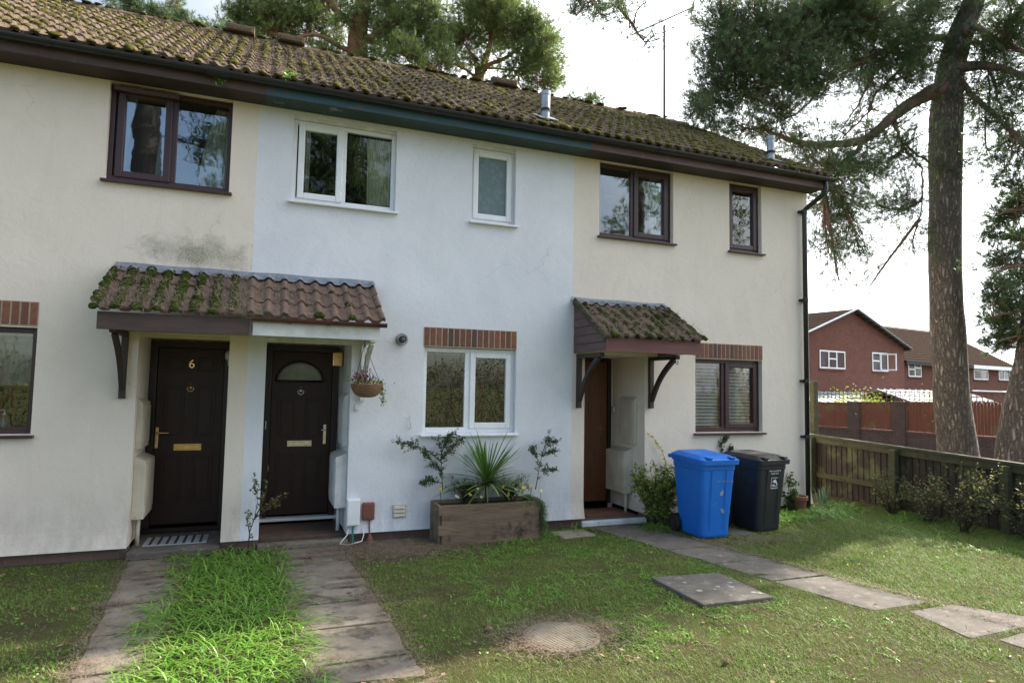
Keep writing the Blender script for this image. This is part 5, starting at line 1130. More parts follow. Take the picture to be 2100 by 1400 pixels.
branchy('cotoneaster_shrub', 'upright thin leafy shrub at the right end of the planter', 'shrub', (2.96, -0.2, SZ),
        [pl([(1098, 1003), (1105, 965), (1112, 930), (1128, 885)], -.16), pl([(1108, 950), (1095, 930), (1092, 922)], -.16), pl([(1112, 935), (1128, 925), (1141, 926)], -.15), pl([(1108, 965), (1122, 962), (1138, 962)], -.15), pl([(1116, 915), (1130, 905), (1138, 905)], -.15)], 'leaf_dark', 13, .026, .006, sub=20, subl=.075, seed=6)
for px, lb, sd in ((960, 'dark wiry heather like bush left of the cordyline in the planter', 7), (1045, 'dark wiry heather like bush right of the cordyline in the planter', 8)):
    tips = []
    rs = np.random.default_rng(sd); b0 = onY(px, 1008, -.16); b0[2] = SZ
    for i in range(34): q = rs.normal(0, 1, 3); tips.append([b0+[rs.normal(0, .03), rs.normal(0, .02), 0], b0+np.array([q[0]*.07, q[1]*.04, rs.uniform(.10, .15)]), b0+np.array([q[0]*.12, np.clip(q[1]*.08, -.14, .09), rs.uniform(.18, .27)])])
    branchy('heather_bush', lb, 'bush', tuple(b0), tips, 'leaf_heather', 12, .018, .008, 'heather bushes in the planter', r0=.0035, sub=6, subl=.06, seed=sd)
# primroses: each a plant with leaves and flowers
fl = [(905, 1003, 'yellow'), (938, 1016, 'cream_petal'), (983, 1000, 'cream_petal'), (966, 1014, 'yellow'), (988, 1017, 'cream_petal'), (1030, 998, 'yellow'), (1042, 1012, 'yellow'), (1058, 1003, 'cream_petal'), (1072, 999, 'yellow'), (1087, 996, 'yellow'), (1107, 1006, 'cream_petal')]
place = ['at the left end of the planter', 'second from the left end of the planter', 'low behind the front board, left of the cordyline', 'just left of the cordyline, beside pale ones', 'right below the cordyline stem', 'taller, right of the cordyline', 'hugging the front board right of the cordyline', 'between two yellow ones right of centre', 'right of centre, small', 'standing highest near the upright shrub', 'at the right end beside the trailing plant']
random.seed(8)
for (px, py, col), pc in zip(fl, place):
    p = onY(px, py, -0.33-random.uniform(0, .05)); t = thing('primrose', ('yellow' if col == 'yellow' else 'pale cream')+' primrose '+pc, 'flower', (p[0], p[1], SZ), 'primroses in the planter')
    n = 16; D = rand_dirs(n, .2, .8); Pb = np.array([[p[0], p[1], SZ]])+D*0.01; a = blades(Pb, D, rng.uniform(.05, .085, n), np.full(n, .022), np.full(n, .8), 4); arr_mesh('leaves', *a, 'grass_long', t)
    mb = MB(); st = MB()
    for k in range(random.randint(3, 5)):
        q = Vector((p[0]+random.uniform(-.022, .022), p[1]-.01+random.uniform(-.012, .01), max(p[2], SZ+.05)+random.uniform(-.012, .014))); nrm = Vector((random.uniform(-.4, .4), -1, random.uniform(.1, .7))).normalized(); u = nrm.orthogonal().normalized(); w = nrm.cross(u)
        vs = [q-nrm*.003]
        for j in range(10): a = 2*math.pi*j/10; r = .0145 if j % 2 == 0 else .010; vs.append(q+(u*math.cos(a)+w*math.sin(a))*r)
        mb.add(vs, [(0, 1+j, 1+(j+1) % 10) for j in range(10)]); st.tube([(p[0], p[1], SZ), tuple(q)], .0015, 4)
    mb.build('petals', col, t); st.build('stalks', 'leaf_trail', t)
# trailing mat at the right end
rs = np.random.default_rng(12); C_ = []; n = 2600
u = rs.uniform(0, 1, n); w = rs.uniform(-1, 1, n); a = u*math.pi*0.5
zz = SZ+.05-0.33*u**1.5; xx = PX1-0.06+0.10*np.sin(np.minimum(u*2.2, 1)*math.pi/2)+rs.normal(0, .02, n); yy = -0.25+w*0.20-0.05*u
P = np.stack([xx+w*.01, yy, zz+rs.normal(0, .012, n)], 1); D = np.stack([rs.normal(.4, .4, n), rs.normal(-.5, .4, n), rs.normal(-.5, .5, n)], 1)
a1 = blades(P, D, rs.uniform(.02, .05, n), np.full(n, .006), np.full(n, .5), 2); P2 = P[:1300]+rs.normal(0, .01, (1300, 3)); a2 = leaves(P2, .012)
arr_plant('trailing_plant', 'green trailing rosemary like plant hanging over the right end of the planter', 'plant', (3.04, -.25, SZ), [('foliage', 'leaf_trail', merge([a1, a2]))])
# wispy grass at planter foot and by the door step, right
def clump(name, label, cat, c, n, L, W, spread, mat='grass_long', droop=(.5, 1.6), group=None, zmin=.35, segs=5):
    P = np.array([c])+np.concatenate([rng.normal(0, spread, (n, 2)), np.zeros((n, 1))], 1); a = blades(P, rand_dirs(n, zmin, 1), rng.uniform(L*.6, L*1.15, n), np.full(n, W), rng.uniform(*droop, n), segs)
    return tag(arr_mesh(name, *a, mat, origin=c), label, cat, group)
G1 = 'clumps of strap leaved plants'
clump('grass_clump', 'green grassy clump at the right foot of the wooden planter', 'plant', (3.22, -.42, -.1), 60, .17, .007, .05, group=G1)
clump('grass_clump', 'green grassy clump left of the white step of the end house', 'plant', (3.62, -.22, -.1), 40, .22, .009, .04, group=G1)
clump('grass_clump', 'low grassy clump under the front of the wooden planter', 'plant', (2.75, -.55, -.1), 70, .13, .007, .10, group=G1)
clump('strap_leaf_plant', 'arching strap leaved plant left of the blue bin wheel', 'plant', (4.62, -.42, -.1), 150, .27, .009, .06, 'grass_long', (.7, 1.8), G1)
for (x, y, n, L, lb) in ((6.45, -.42, 260, .34, 'lush strap leaved clump right of the black bin'), (6.95, -.35, 260, .34, 'lush strap leaved clump left of the downpipe foot'), (7.5, -.32, 200, .32, 'lush strap leaved clump at the foot of the downpipe'), (8.15, -.05, 220, .33, 'lush strap leaved clump at the fence corner'), (8.35, -.9, 130, .24, 'lower strap leaved clump along the fence foot')):
    clump('strap_leaf_plant', lb, 'plant', (x, y, -.1), n, L, .011, .12, 'grass_long', (.6, 1.7), G1)
clump('daffodil_leaves', 'upright blue green daffodil leaves near the fence corner', 'plant', (7.98, 0.15, -.1), 22, .42, .013, .03, 'blue_leaf', (.05, .3), zmin=.9)
# euonymus bush left of the blue bin, variegated shrub between bins, climber, rose, ivy
def bush(name, label, base, rx, ry, rz_, nst, mat, ls, nleaf, seed, cat='shrub', zlean=0, group=None, sub=10, subl=.12):
    rs = np.random.default_rng(seed); tips = []
    for i in range(nst):
        q = rs.normal(0, 1, 3); q /= np.linalg.norm(q); b0 = np.array(base)+[rs.normal(0, .03), rs.normal(0, .03), 0]; e = np.array(base)+np.array([q[0]*rx, q[1]*ry, rz_*rs.uniform(.45, 1.0)]); m = (b0+e)/2+rs.normal(0, .03, 3)+[0, 0, .06]; tips.append([b0, m, e])
    return branchy(name, label, cat, tuple(base), tips, mat, nleaf, ls, .012, group, r0=.006, sub=sub, subl=subl, seed=seed)
bush('euonymus_bush', 'bushy green and yellow euonymus between the end house door and the blue bin', (4.80, -.22, -.1), .36, .18, .74, 60, 'leaf_varieg', .040, 13, 15)
bush('variegated_shrub', 'grey green variegated shrub growing between the two wheelie bins', (5.34, -.25, -.1), .17, .13, .66, 26, 'leaf_grey', .028, 9, 16)
branchy('climbing_stem', 'pale yellow leaved climbing stem arching over the cream wall above the euonymus', 'plant', (4.95, -.05, .4), [pl([(1388, 985), (1368, 960), (1360, 930), (1345, 905), (1322, 882)], -.04)], 'leaf_yellow', 9, .024, .004, sub=26, subl=.03, r0=.004, seed=17)
branchy('ivy_sprig', 'small ivy sprig climbing the wall just below the lower right window', 'plant', (5.9, -.02, .8), [pl([(1482, 935), (1480, 915), (1478, 897)], -.02), pl([(1500, 930), (1498, 915)], -.02), pl([(1482, 905), (1490, 897)], -.02)], 'leaf_dark', 6, .034, .012, sub=10, subl=.05, r0=.004, aspect=.9, seed=18)
branchy('rose_bush', 'small leggy rose bush in front of the pier between the two left doors', 'rose', (-0.03, -.20, -.1),
        [pl([(508, 1135), (512, 1090), (522, 1062), (528, 1030), (527, 1000)], -.20), pl([(522, 1062), (545, 1045), (565, 1020), (590, 1022)], -.21), pl([(522, 1065), (538, 1030), (548, 1000), (545, 990)], -.2), pl([(527, 1010), (520, 995), (525, 985)], -.2), pl([(512, 1092), (507, 1065), (515, 1050)], -.2), pl([(545, 1045), (560, 1035), (570, 1012)], -.2)], 'leaf_rose', 4, .032, .008, sub=9, subl=.06, r0=.007, aspect=.7, seed=19)
bush('euphorbia', 'tall leafy weed with a red brown pot behind it, left of the downpipe', (7.05, -.12, -.1), .12, .08, .62, 7, 'leaf_trail', .05, 7, 21, sub=7, subl=.05)
t = thing('plant_pot', 'terracotta pot standing behind the weed left of the downpipe', 'pot', (7.2, -.16, -.1)); mb = MB(); mb.lathe([(.07, -.1), (.10, .10), (.115, .10), (.115, .15), (.10, .15), (.09, .11), (.06, .11)], (7.2, -.16, 0), 20); mb.build('pot_body', 'terracotta', t, smooth=False)
G2 = 'bramble bushes along the fence'
for i, (x, y, h, r, lb) in enumerate(((8.45, -1.15, .55, .35, 'sparse bramble bush against the low wooden fence, nearest the house'), (8.3, -1.75, .85, .4, 'sparse bramble bush with yellowing leaves halfway along the fence'), (8.5, -2.35, .72, .4, 'dark bramble bush at the right edge, in front of the fence'), (8.5, -0.55, .5, .25, 'low bramble bush beside the first fence post'))):
    bush('bramble_bush', lb, (x, y, -.1), r, r, h*1.05, 17, 'leaf_bramble', .042, 4, 30+i, group=G2, sub=8, subl=.18)

# ------------------------------------------------------------------ hanging basket
hb_ = onY(752, 800, -0.42); hx, hy, hz = hb_[0], -0.42, hb_[2]
t = thing('hanging_basket', 'wicker hanging basket of purple heather and trailing ivy under the white porch bracket', 'basket', (hx, hy, hz-.1))
mb = MB(); prof = []
random.seed(2)
for i in range(15): a = i/14; r = 0.165*math.sin(math.acos(max(-1, min(1, (1-a)*0.98))))**0.75 if a > 0 else .05; prof.append((max(.05, r)+(.006 if i % 2 else -.002), hz-0.075+0.145*a))
mb.lathe(prof, (hx, hy, 0), 28); mb.build('basket_bowl', 'basket_wicker', t, smooth=False)
top = Vector(onY(748, 705, -0.42)); mb = MB()
for a in (0.3, 2.4, 4.5): mb.tube([top, Vector((hx+.155*math.cos(a), hy+.155*math.sin(a), hz+.07))], .003, 5)
mb.tube([top, top+Vector((0, 0, .06))], .004, 5); mb.build('chain', 'mat_dark', t)
rs = np.random.default_rng(3); n = 160; q = rs.normal(0, 1, (n, 3)); P = np.array([hx-.05, hy, hz+.13])+q*[.055, .05, .035]; a1 = leaves(P, .034); arr_mesh('purple_flowers', *a1, 'leaf_purple', t)['kind'] = 'stuff'
P = np.array([hx-.13, hy, hz+.15])+rs.normal(0, 1, (50, 3))*[.012, .01, .03]; P = np.concatenate([P, np.array([hx+.03, hy, hz+.19])+rs.normal(0, 1, (50, 3))*[.012, .01, .03], np.array([hx-.05, hy, hz+.2])+rs.normal(0, 1, (50, 3))*[.012, .01, .03]]); arr_mesh('flower_spikes', *leaves(P, .016), 'leaf_purple', t)
P = np.array([hx, hy, hz+.085])+rs.normal(0, 1, (220, 3))*[.085, .06, .018]; tl = [P]
for k in range(5):
    L_ = rs.uniform(.2, .36); u = np.linspace(0, 1, 26)[:, None]; b0 = np.array([hx+.13, hy+rs.uniform(-.08, .05), hz+.08]); tl.append(b0+np.concatenate([.05*np.sqrt(u)+rs.normal(0, .008, (26, 1)), rs.normal(0, .008, (26, 1)), -L_*u**1.4], 1))
arr_mesh('ivy_trails', *leaves(np.concatenate(tl), .026, .8), 'leaf_varieg', t)

# ------------------------------------------------------------------ low garden fence
FX = lambda y: 8.98+0.045*(y-1.4)
t = thing('garden_fence', 'low brown wooden fence with a mossy green top rail and posts, right of the lawn', 'fence', (8.9, -1.0, -.1))
Ya, Yb = 5.2, -5.5
def ftop(y): return lerp(0.90, 0.80, (1.3-y)/3.3)
def seg(name, z0, z1, dx0, dx1, mat):
    mb = MB(); n = 12
    for i in range(n): a, b = lerp(Ya, Yb, i/n), lerp(Ya, Yb, (i+1)/n); mb.add([(FX(a)+dx0, a, z0(a)), (FX(a)+dx1, a, z0(a)), (FX(b)+dx1, b, z0(b)), (FX(b)+dx0, b, z0(b)), (FX(a)+dx0, a, z1(a)), (FX(a)+dx1, a, z1(a)), (FX(b)+dx1, b, z1(b)), (FX(b)+dx0, b, z1(b))], [(0, 3, 2, 1), (4, 5, 6, 7), (0, 1, 5, 4), (2, 3, 7, 6), (1, 2, 6, 5), (3, 0, 4, 7)])
    return mb.build(name, mat, t)
mb = MB(); y = Ya; random.seed(6)
while y > Yb:
    b = y-0.115; h = random.uniform(-.006, .006); mb.add([(FX(y)+.03, y, -.1), (FX(y)+.045, y, -.1), (FX(b)+.045, b, -.1), (FX(b)+.018, b, -.1), (FX(y)+.03, y, ftop(y)-.045+h), (FX(y)+.045, y, ftop(y)-.045+h), (FX(b)+.045, b, ftop(b)-.045+h), (FX(b)+.018, b, ftop(b)-.045+h)], [(0, 3, 2, 1), (4, 5, 6, 7), (0, 1, 5, 4), (2, 3, 7, 6), (1, 2, 6, 5), (3, 0, 4, 7)]); y = b+0.008
mb.build('boards', 'fence_wood', t)
seg('top_rail', lambda y: ftop(y)-.14, lambda y: ftop(y)-.05, -.022, .016, 'fence_green'); seg('capping', lambda y: ftop(y)-.044, lambda y: ftop(y)-.008, -.04, .06, 'fence_green'); seg('lower_rail', lambda y: .17, lambda y: .25, -.022, .016, 'fence_green')
for y in (4.7, 3.0, 1.25, -0.36, -1.95, -3.6, -5.2): mb = MB(); mb.box(FX(y)-.12, FX(y)-.023, y-.05, y+.05, -.1, ftop(y)-.06); mb.build('post', 'fence_green', t, bevel=.006)
o = MB(); p = onY(1669, 800, 1.6); o.box(p[0]-.05, p[0]+.05, 1.55, 1.65, -.1, 1.82); o = o.build('gate_post', 'fence_green', origin=(p[0], 1.6, -.1), bevel=.006); tag(o, 'tall mossy green timber post at the corner behind the end house', 'post')
# ------------------------------------------------------------------ the red brick houses beyond
class VP:
    """vertical plane through two ground points; local s along it, t behind it, z up"""
    def __init__(s, A, B):
        s.A = np.array([A[0], A[1], 0.0]); d = np.array([B[0]-A[0], B[1]-A[1], 0.0]); s.L = np.linalg.norm(d); s.d = d/s.L; s.n = np.array([-s.d[1], s.d[0], 0.0])
        if s.n@F_ < 0: s.n = -s.n
    def P(s, a, t, z): return tuple(s.A+s.d*a+s.n*t+np.array([0, 0, z]))
    def px(s, px_, py_, t=0.0):
        r = ray(px_, py_); o = s.A+s.n*t; k_ = ((o-CAM)@s.n)/(r@s.n); q = CAM+r*k_; return float((q-o)@s.d), float(q[2])
    def box(s, mb, a0, a1, t0, t1, z0, z1): return mb.add([s.P(a0,t0,z0), s.P(a1,t0,z0), s.P(a1,t1,z0), s.P(a0,t1,z0), s.P(a0,t0,z1), s.P(a1,t0,z1), s.P(a1,t1,z1), s.P(a0,t1,z1)], [(0,3,2,1),(4,5,6,7),(0,1,5,4),(1,2,6,5),(2,3,7,6),(3,0,4,7)])
pA = VP(at(1665, 800, 33.0), at(1846, 800, 37.4))
ANG = math.atan2(pA.d[1], pA.d[0])
class LB:
    """mesh builder in the local frame of a house: x along facade, y behind, z up"""
    pass
GZ = -1.15
def lthing(name, label, cat, plane, s0, group=None):
    p = plane.P(s0, 0, GZ); t = thing(name, label, cat, p, group, ANG); return t
def lb(plane, s0, name, mat, parent, fn, bevel=0.0, smooth=False):
    mb = MB(); fn(mb); mb.v = [(x, y, z-GZ) for x, y, z in mb.v]; return mb.build(name, mat, parent, local=True, bevel=bevel, smooth=smooth)
def far_window(plane, s0, parent, x0, y0, x1, y1, lights, open_=False, label=None):
    a0, zt = plane.px(x0, y0); a1, zb = plane.px(x1, y1); zt2 = zt; a0 -= s0; a1 -= s0
    def fr(mb):
        f = .07; mb.box(a0, a1, -.03, .04, zb, zb+f); mb.box(a0, a1, -.03, .04, zt2-f, zt2); mb.box(a0, a0+f, -.03, .04, zb+f, zt2-f); mb.box(a1-f, a1, -.03, .04, zb+f, zt2-f)
        for (k_, v) in lights:
            if k_ == 'v': x = a0+(a1-a0)*v; mb.box(x-.04, x+.04, -.03, .04, zb+f, zt2-f)
            else:
                u0, u1, h = v; z = zb+(zt2-zb)*h; mb.box(a0+(a1-a0)*u0+.04, a0+(a1-a0)*u1-.04, -.028, .035, z-.035, z+.035)
    w = lb(plane, s0, 'window', 'white_upvc', parent, fr)
    lb(plane, s0, 'pane', 'far_glass', w, lambda mb: mb.box(a0+.05, a1-.05, .0, .012, zb+.05, zt2-.05))
    lb(plane, s0, 'sill', 'red_brick', w, lambda mb: mb.box(a0-.05, a1+.05, -.06, -.001, zb-.09, zb-.005))
    if open_:
        def op(mb):
            x = a0+(a1-a0)*.52; d = Vector((.35, -.55, 0)).normalized(); p = Vector((x, -.03, 0)); wd = (a1-a0)*.46
            for z0_, z1_ in ((zb+.05, zb+.12), (zt2-.12, zt2-.05)): mb.bar(p+Vector((0, 0, (z0_+z1_)/2)), p+d*wd+Vector((0, 0, (z0_+z1_)/2)), .05, .07)
            for q in (p, p+d*wd): mb.bar(q+Vector((0, 0, zb+.05)), q+Vector((0, 0, zt2-.05)), .05, .07, (1, 0, 0))
        lb(plane, s0, 'open_sash', 'white_upvc', w, op)
    return w
M['far_glass'] = pmat('far_glass', (0.10, 0.12, 0.13), (0.035, 0.045, 0.05), 1.2, 0.12, spec=0.9)
# gable house
sap, zap = pA.px(1747, 634); se, ze = pA.px(1856, 713); half = se-sap-0.15; sl = (zap-ze)/(se-sap)
s0 = sap; g = lthing('gabled_house', 'red brick house with its gable end and a soot stain, beyond the garden wall', 'house', pA, s0, 'red brick houses beyond the garden wall')
zE = zap-sl*half
lb(pA, s0, 'wall', 'sooty_brick', g, lambda mb: mb.prism([(-half, GZ), (half, GZ), (half, zE-.1), (0, zap-.16), (-half, zE-.1)], 'y', 0.0, 9.0))
def groof(mb):
    for sx in (-1, 1):
        o = sx*(half+.30); zo = zap-sl*(half+.30)
        mb.add([(0, -.25, zap), (0, 9.2, zap), (o, 9.2, zo), (o, -.25, zo), (0, -.25, zap-.12), (0, 9.2, zap-.12), (o, 9.2, zo-.12), (o, -.25, zo-.12)], [(0, 1, 2, 3), (4, 7, 6, 5), (0, 3, 7, 4), (1, 5, 6, 2), (3, 2, 6, 7)])
rf = lb(pA, s0, 'roof', 'far_tile', g, groof)
def gbarge(mb):
    for sx in (-1, 1): o = sx*(half+.30); zo = zap-sl*(half+.30); mb.bar((0, -.27, zap-.02), (o, -.27, zo-.02), .05, .20, (0, 1, 0))
lb(pA, s0, 'verge', 'lead', rf, gbarge)
far_window(pA, s0, g, 1680, 717, 1733, 757, [('v', .35), ('v', .66), ('h', (.35, .66, .55))])
far_window(pA, s0, g, 1788, 722, 1821, 762, [('v', .5), ('h', (0, .5, .55))], True)
a_, z_ = pA.px(1836, 802); lb(pA, s0, 'security_lamp', 'white_paint', g, lambda mb: (mb.box(a_-s0-.15, a_-s0+.15, -.30, -.05, z_-.05, z_+.12), mb.box(a_-s0-.04, a_-s0+.04, -.12, -.001, z_-.2, z_-.05)))
# row houses behind the trunk
pB = VP(np.array(pA.P(0, 0.5, 0)), np.array(pA.P(10, 0.5, 0)))
sB0, _ = pB.px(1847, 800); sB1, _ = pB.px(1985, 800); sB2, _ = pB.px(2080, 800)
_, zev = pB.px(1852, 738); depth_r = 4.2; _, zrd = pB.px(1793, 668, depth_r)
for (a0, a1, lab, wl, fm) in ((sB0, sB1, 'red brick row house with lichen on its roof, between the gable and the big trunk', [(1862, 741, 1889, 773, [('v', .5), ('h', (0, .5, .5)), ('h', (.5, 1, .6))]), (1911, 743, 1938, 775, [('v', .5), ('h', (0, .5, .5))])], 'mat_dark'),
                              (sB1, sB2, 'red brick row house with a white eaves board, right of the big trunk', [(1996, 747, 2026, 779, [('h', (0, 1, .62))]), (2047, 749, 2071, 780, [('v', .45), ('h', (0, .45, .66))])], 'white_upvc')):
    h = lthing('row_house', lab, 'house', pB, a0, 'red brick houses beyond the garden wall'); L_ = a1-a0
    lb(pB, a0, 'wall', 'red_brick', h, lambda mb: mb.prism([(0, GZ), (2*depth_r, GZ), (2*depth_r, zev-.02), (depth_r, zrd-.12), (0, zev-.02)], 'x', 0.0, L_-.002))
    def rr(mb):
        for (y0, z0, y1, z1) in ((-.35, zev-.05, depth_r, zrd), (2*depth_r+.35, zev-.05, depth_r, zrd)):
            mb.add([(-.0, y0, z0), (L_+.0, y0, z0), (L_, y1, z1), (0, y1, z1), (0, y0, z0-.1), (L_, y0, z0-.1), (L_, y1, z1-.1), (0, y1, z1-.1)], [(0, 1, 2, 3), (7, 6, 5, 4), (0, 4, 5, 1), (1, 5, 6, 2), (3, 2, 6, 7), (0, 3, 7, 4)])
    r_ = lb(pB, a0, 'roof', 'far_tile', h, rr); lb(pB, a0, 'ridge_tiles', 'clay_tile', r_, lambda mb: mb.prism([(depth_r-.14, zrd-.05), (depth_r-.08, zrd+.08), (depth_r+.08, zrd+.08), (depth_r+.14, zrd-.05)], 'x', 0, L_))
    lb(pB, a0, 'eaves_board', fm, h, lambda mb: mb.box(0, L_, -.40, -.352, zev-.28, zev-.04))
    for w in wl: far_window(pB, a0, h, *w[:4], w[4])
    if fm == 'white_upvc':
        zl = pB.px(2040, 803)[1]
        lb(pB, a0, 'downpipe', 'white_upvc', h, lambda mb: (mb.tube([(L_-.05, -.38, zev-.2), (L_-.12, -.1, zev-.5), (L_-.12, -.08, zl)], .06, 8), mb.tube([(L_-.12, -.12, zl), (0.3, -.12, zl+.03)], .06, 8)))
        lb(pB, a0, 'floodlight', 'white_paint', h, lambda mb: mb.box(L_-.75, L_-.5, -.25, -.001, pB.px(2070, 795)[1], pB.px(2070, 788)[1]))
# conservatories
for (x0, x1, yt, yb, d0, lab) in ((1672, 1836, 806, 835, 30.5, 'white framed conservatory with a clear roof below the gable, behind the garden wall'), (1866, 1985, 803, 835, 31.5, 'white conservatory roof left of the big trunk, behind the trellis'), (2003, 2062, 812, 835, 32.5, 'small white lean-to roof right of the big trunk, behind the trellis')):
    p0, p1 = at(x0, yt, d0), at(x1, yt, d0+3); c = (p0+p1)/2; L_ = np.linalg.norm((p1-p0)[:2]); az = math.atan2(p1[1]-p0[1], p1[0]-p0[0])
    t = thing('conservatory', lab, 'conservatory', (p0[0], p0[1], -1.1), 'conservatories behind the garden wall', az); H_ = float(c[2])+1.1
    mb = MB(); mb.prism([(0, H_-.55), (0, H_-.50), (1.6, H_+.05), (3.2, H_-.5), (3.2, H_-.55), (1.6, H_)], 'x', 0, L_) ; r_ = mb.build('roof', 'clear_roof', t, local=True)
    mb = MB()
    for i in range(int(L_/.6)+1): x = min(i*.6, L_-.03); mb.bar((x, -.02, H_-.50), (x, 1.6, H_+.08), .05, .05)
    mb.build('glazing_bars', 'white_upvc', r_, local=True)
    mb = MB(); n = max(2, int(L_/1.0))
    for i in range(n+1): x = i*L_/n; mb.box(x-.04, x+.04, .0, .06, 0, H_-.55)
    mb.box(0, L_, -.01, .07, H_-.62, H_-.551); mb.build('frame', 'white_upvc', t, local=True)
    mb = MB(); mb.box(.05, L_-.05, .06, 3.0, 0, H_-.62); mb.build('glazing', 'far_glass', t, local=True)
# garden wall with fence panels and trellis
pW = VP(at(1655, 825, 28.0), at(2112, 825, 21.6))
sW = 0.0; ANW = math.atan2(pW.d[1], pW.d[0])
t = thing('garden_wall', 'brick garden wall with piers, red brown fence panels and a trellis along its top', 'wall', pW.P(0, 0, -1.2), None, ANW)
def wl(name, mat, fn, **k): mb = MB(); fn(mb); mb.v = [(x, -y if pW.n@np.array([-pW.d[1], pW.d[0], 0]) < 0 else y, z+1.2) for x, y, z in mb.v]; return mb.build(name, mat, t, local=True, **k)
def S(px_): return pW.px(px_, 850)[0]
def Zp(px_, py_): return pW.px(px_, py_)[1]
z_lo = Zp(1800, 884)
wl('low_wall', 'garden_brick', lambda mb: mb.box(-1.0, pW.L+.4, 0, .22, -1.2, z_lo))
wl('coping', 'meter_brown', lambda mb: mb.box(-1.0, pW.L+.4, -.03, .25, z_lo, z_lo+.075))
for a, b in ((1739, 1763), (1830, 1857), (1930, 1960), (2078, 2106)): wl('pier', 'garden_brick', lambda mb: mb.box(S(a), S(b), -.06, .28, -1.2, Zp((a+b)/2, 824)+.02))
for i, (a, b) in enumerate(((1655, 1739), (1763, 1830), (1857, 1930), (1960, 2078))):
    def fp(mb):
        x = S(a)+.01; zt = Zp((a+b)/2, 826)
        random.seed(i)
        while x < S(b)-.02: e = min(x+.105, S(b)-.01); mb.box(x, e-.008, .06+random.uniform(0, .01), .085, z_lo+.08, zt+random.uniform(-.006, .006)); x = e
        mb.box(S(a), S(b), .045, .10, zt, zt+.04)
    wl('fence_panel', 'fence_red', fp)
def trel(mb):
    x = -1.0; 
    while x < pW.L+.4: z0 = Zp(1880, 825)+.05; mb.box(x-.012, x+.012, .10, .115, z0, z0+.36); x += .17
    for z in (0.06, .20, .34): mb.box(-1.0, pW.L+.4, .115, .13, z0+z-.012, z0+z+.012)
wl('trellis', 'trellis', trel)
for px_, sd in ((1735, 1), (1905, 2), (1700, 3)):
    p = pW.P(S(px_), 1.6, -1.1); rs = np.random.default_rng(sd); n = 700; P = np.array([p[0], p[1], 0.95])+rs.normal(0, 1, (n, 3))*[.5, .5, .35]
    tt = thing('golden_shrub', ['golden green shrub peeping over the trellis left of the first pier', 'golden green shrub behind the trellis, just left of the big trunk', 'small golden shrub behind the leftmost fence panel'][sd-1], 'shrub', p, 'golden shrubs behind the trellis'); arr_mesh('foliage', *leaves(P, .10, .7), 'golden' if 'golden' in M else M.setdefault('golden', leafmat('golden', [(0.25, 0.32, 0.03), (0.38, 0.42, 0.05), (0.16, 0.24, 0.03)])), tt)
    mb = MB(); mb.tube([p, (p[0]+.1, p[1], .3), (p[0], p[1], .9)], [.04, .03, .01], 6); mb.build('stem', 'twig', tt)

# ------------------------------------------------------------------ pines
def dens_poly(pl_, step=0.25):
    out = []
    for a, b in zip(pl_, pl_[1:]):
        n = max(1, int(np.linalg.norm(b-a)/step))
        for i in range(n): out.append(a+(b-a)*i/n)
    out.append(pl_[-1]); return out
def smooth_poly(pts, n=4):
    pts = [np.array(p, float) for p in pts]; out = []
    for i in range(len(pts)-1):
        p0, p1, p2, p3 = pts[max(i-1, 0)], pts[i], pts[i+1], pts[min(i+2, len(pts)-1)]
        for k in range(n): t = k/n; out.append(0.5*((2*p1)+(-p0+p2)*t+(2*p0-5*p1+4*p2-p3)*t*t+(-p0+3*p1-3*p2+p3)*t**3))
    out.append(pts[-1]); return out
def trunk_mesh(mb, pts, rad, n=20, rough=0.06, seed=0):
    pts = smooth_poly(pts, 8); m = len(pts); rr = np.interp(np.linspace(0, len(rad)-1, m), range(len(rad)), rad); b = len(mb.v)
    mb.tube(pts, list(rr), n, cap=True)
    for i in range(b, len(mb.v)):
        v = mb.v[i]; k_ = (i-b)//n; c = pts[min(k_, m-1)]; d = noise.noise(Vector((v[0]*2.2, v[1]*2.2, v[2]*0.8+seed)))*rough+noise.noise(Vector((v[0]*7, v[1]*7, v[2]*1.5+seed)))*rough*.5
        mb.v[i] = tuple(c[q]+(v[q]-c[q])*(1+d*1.6) for q in range(3))
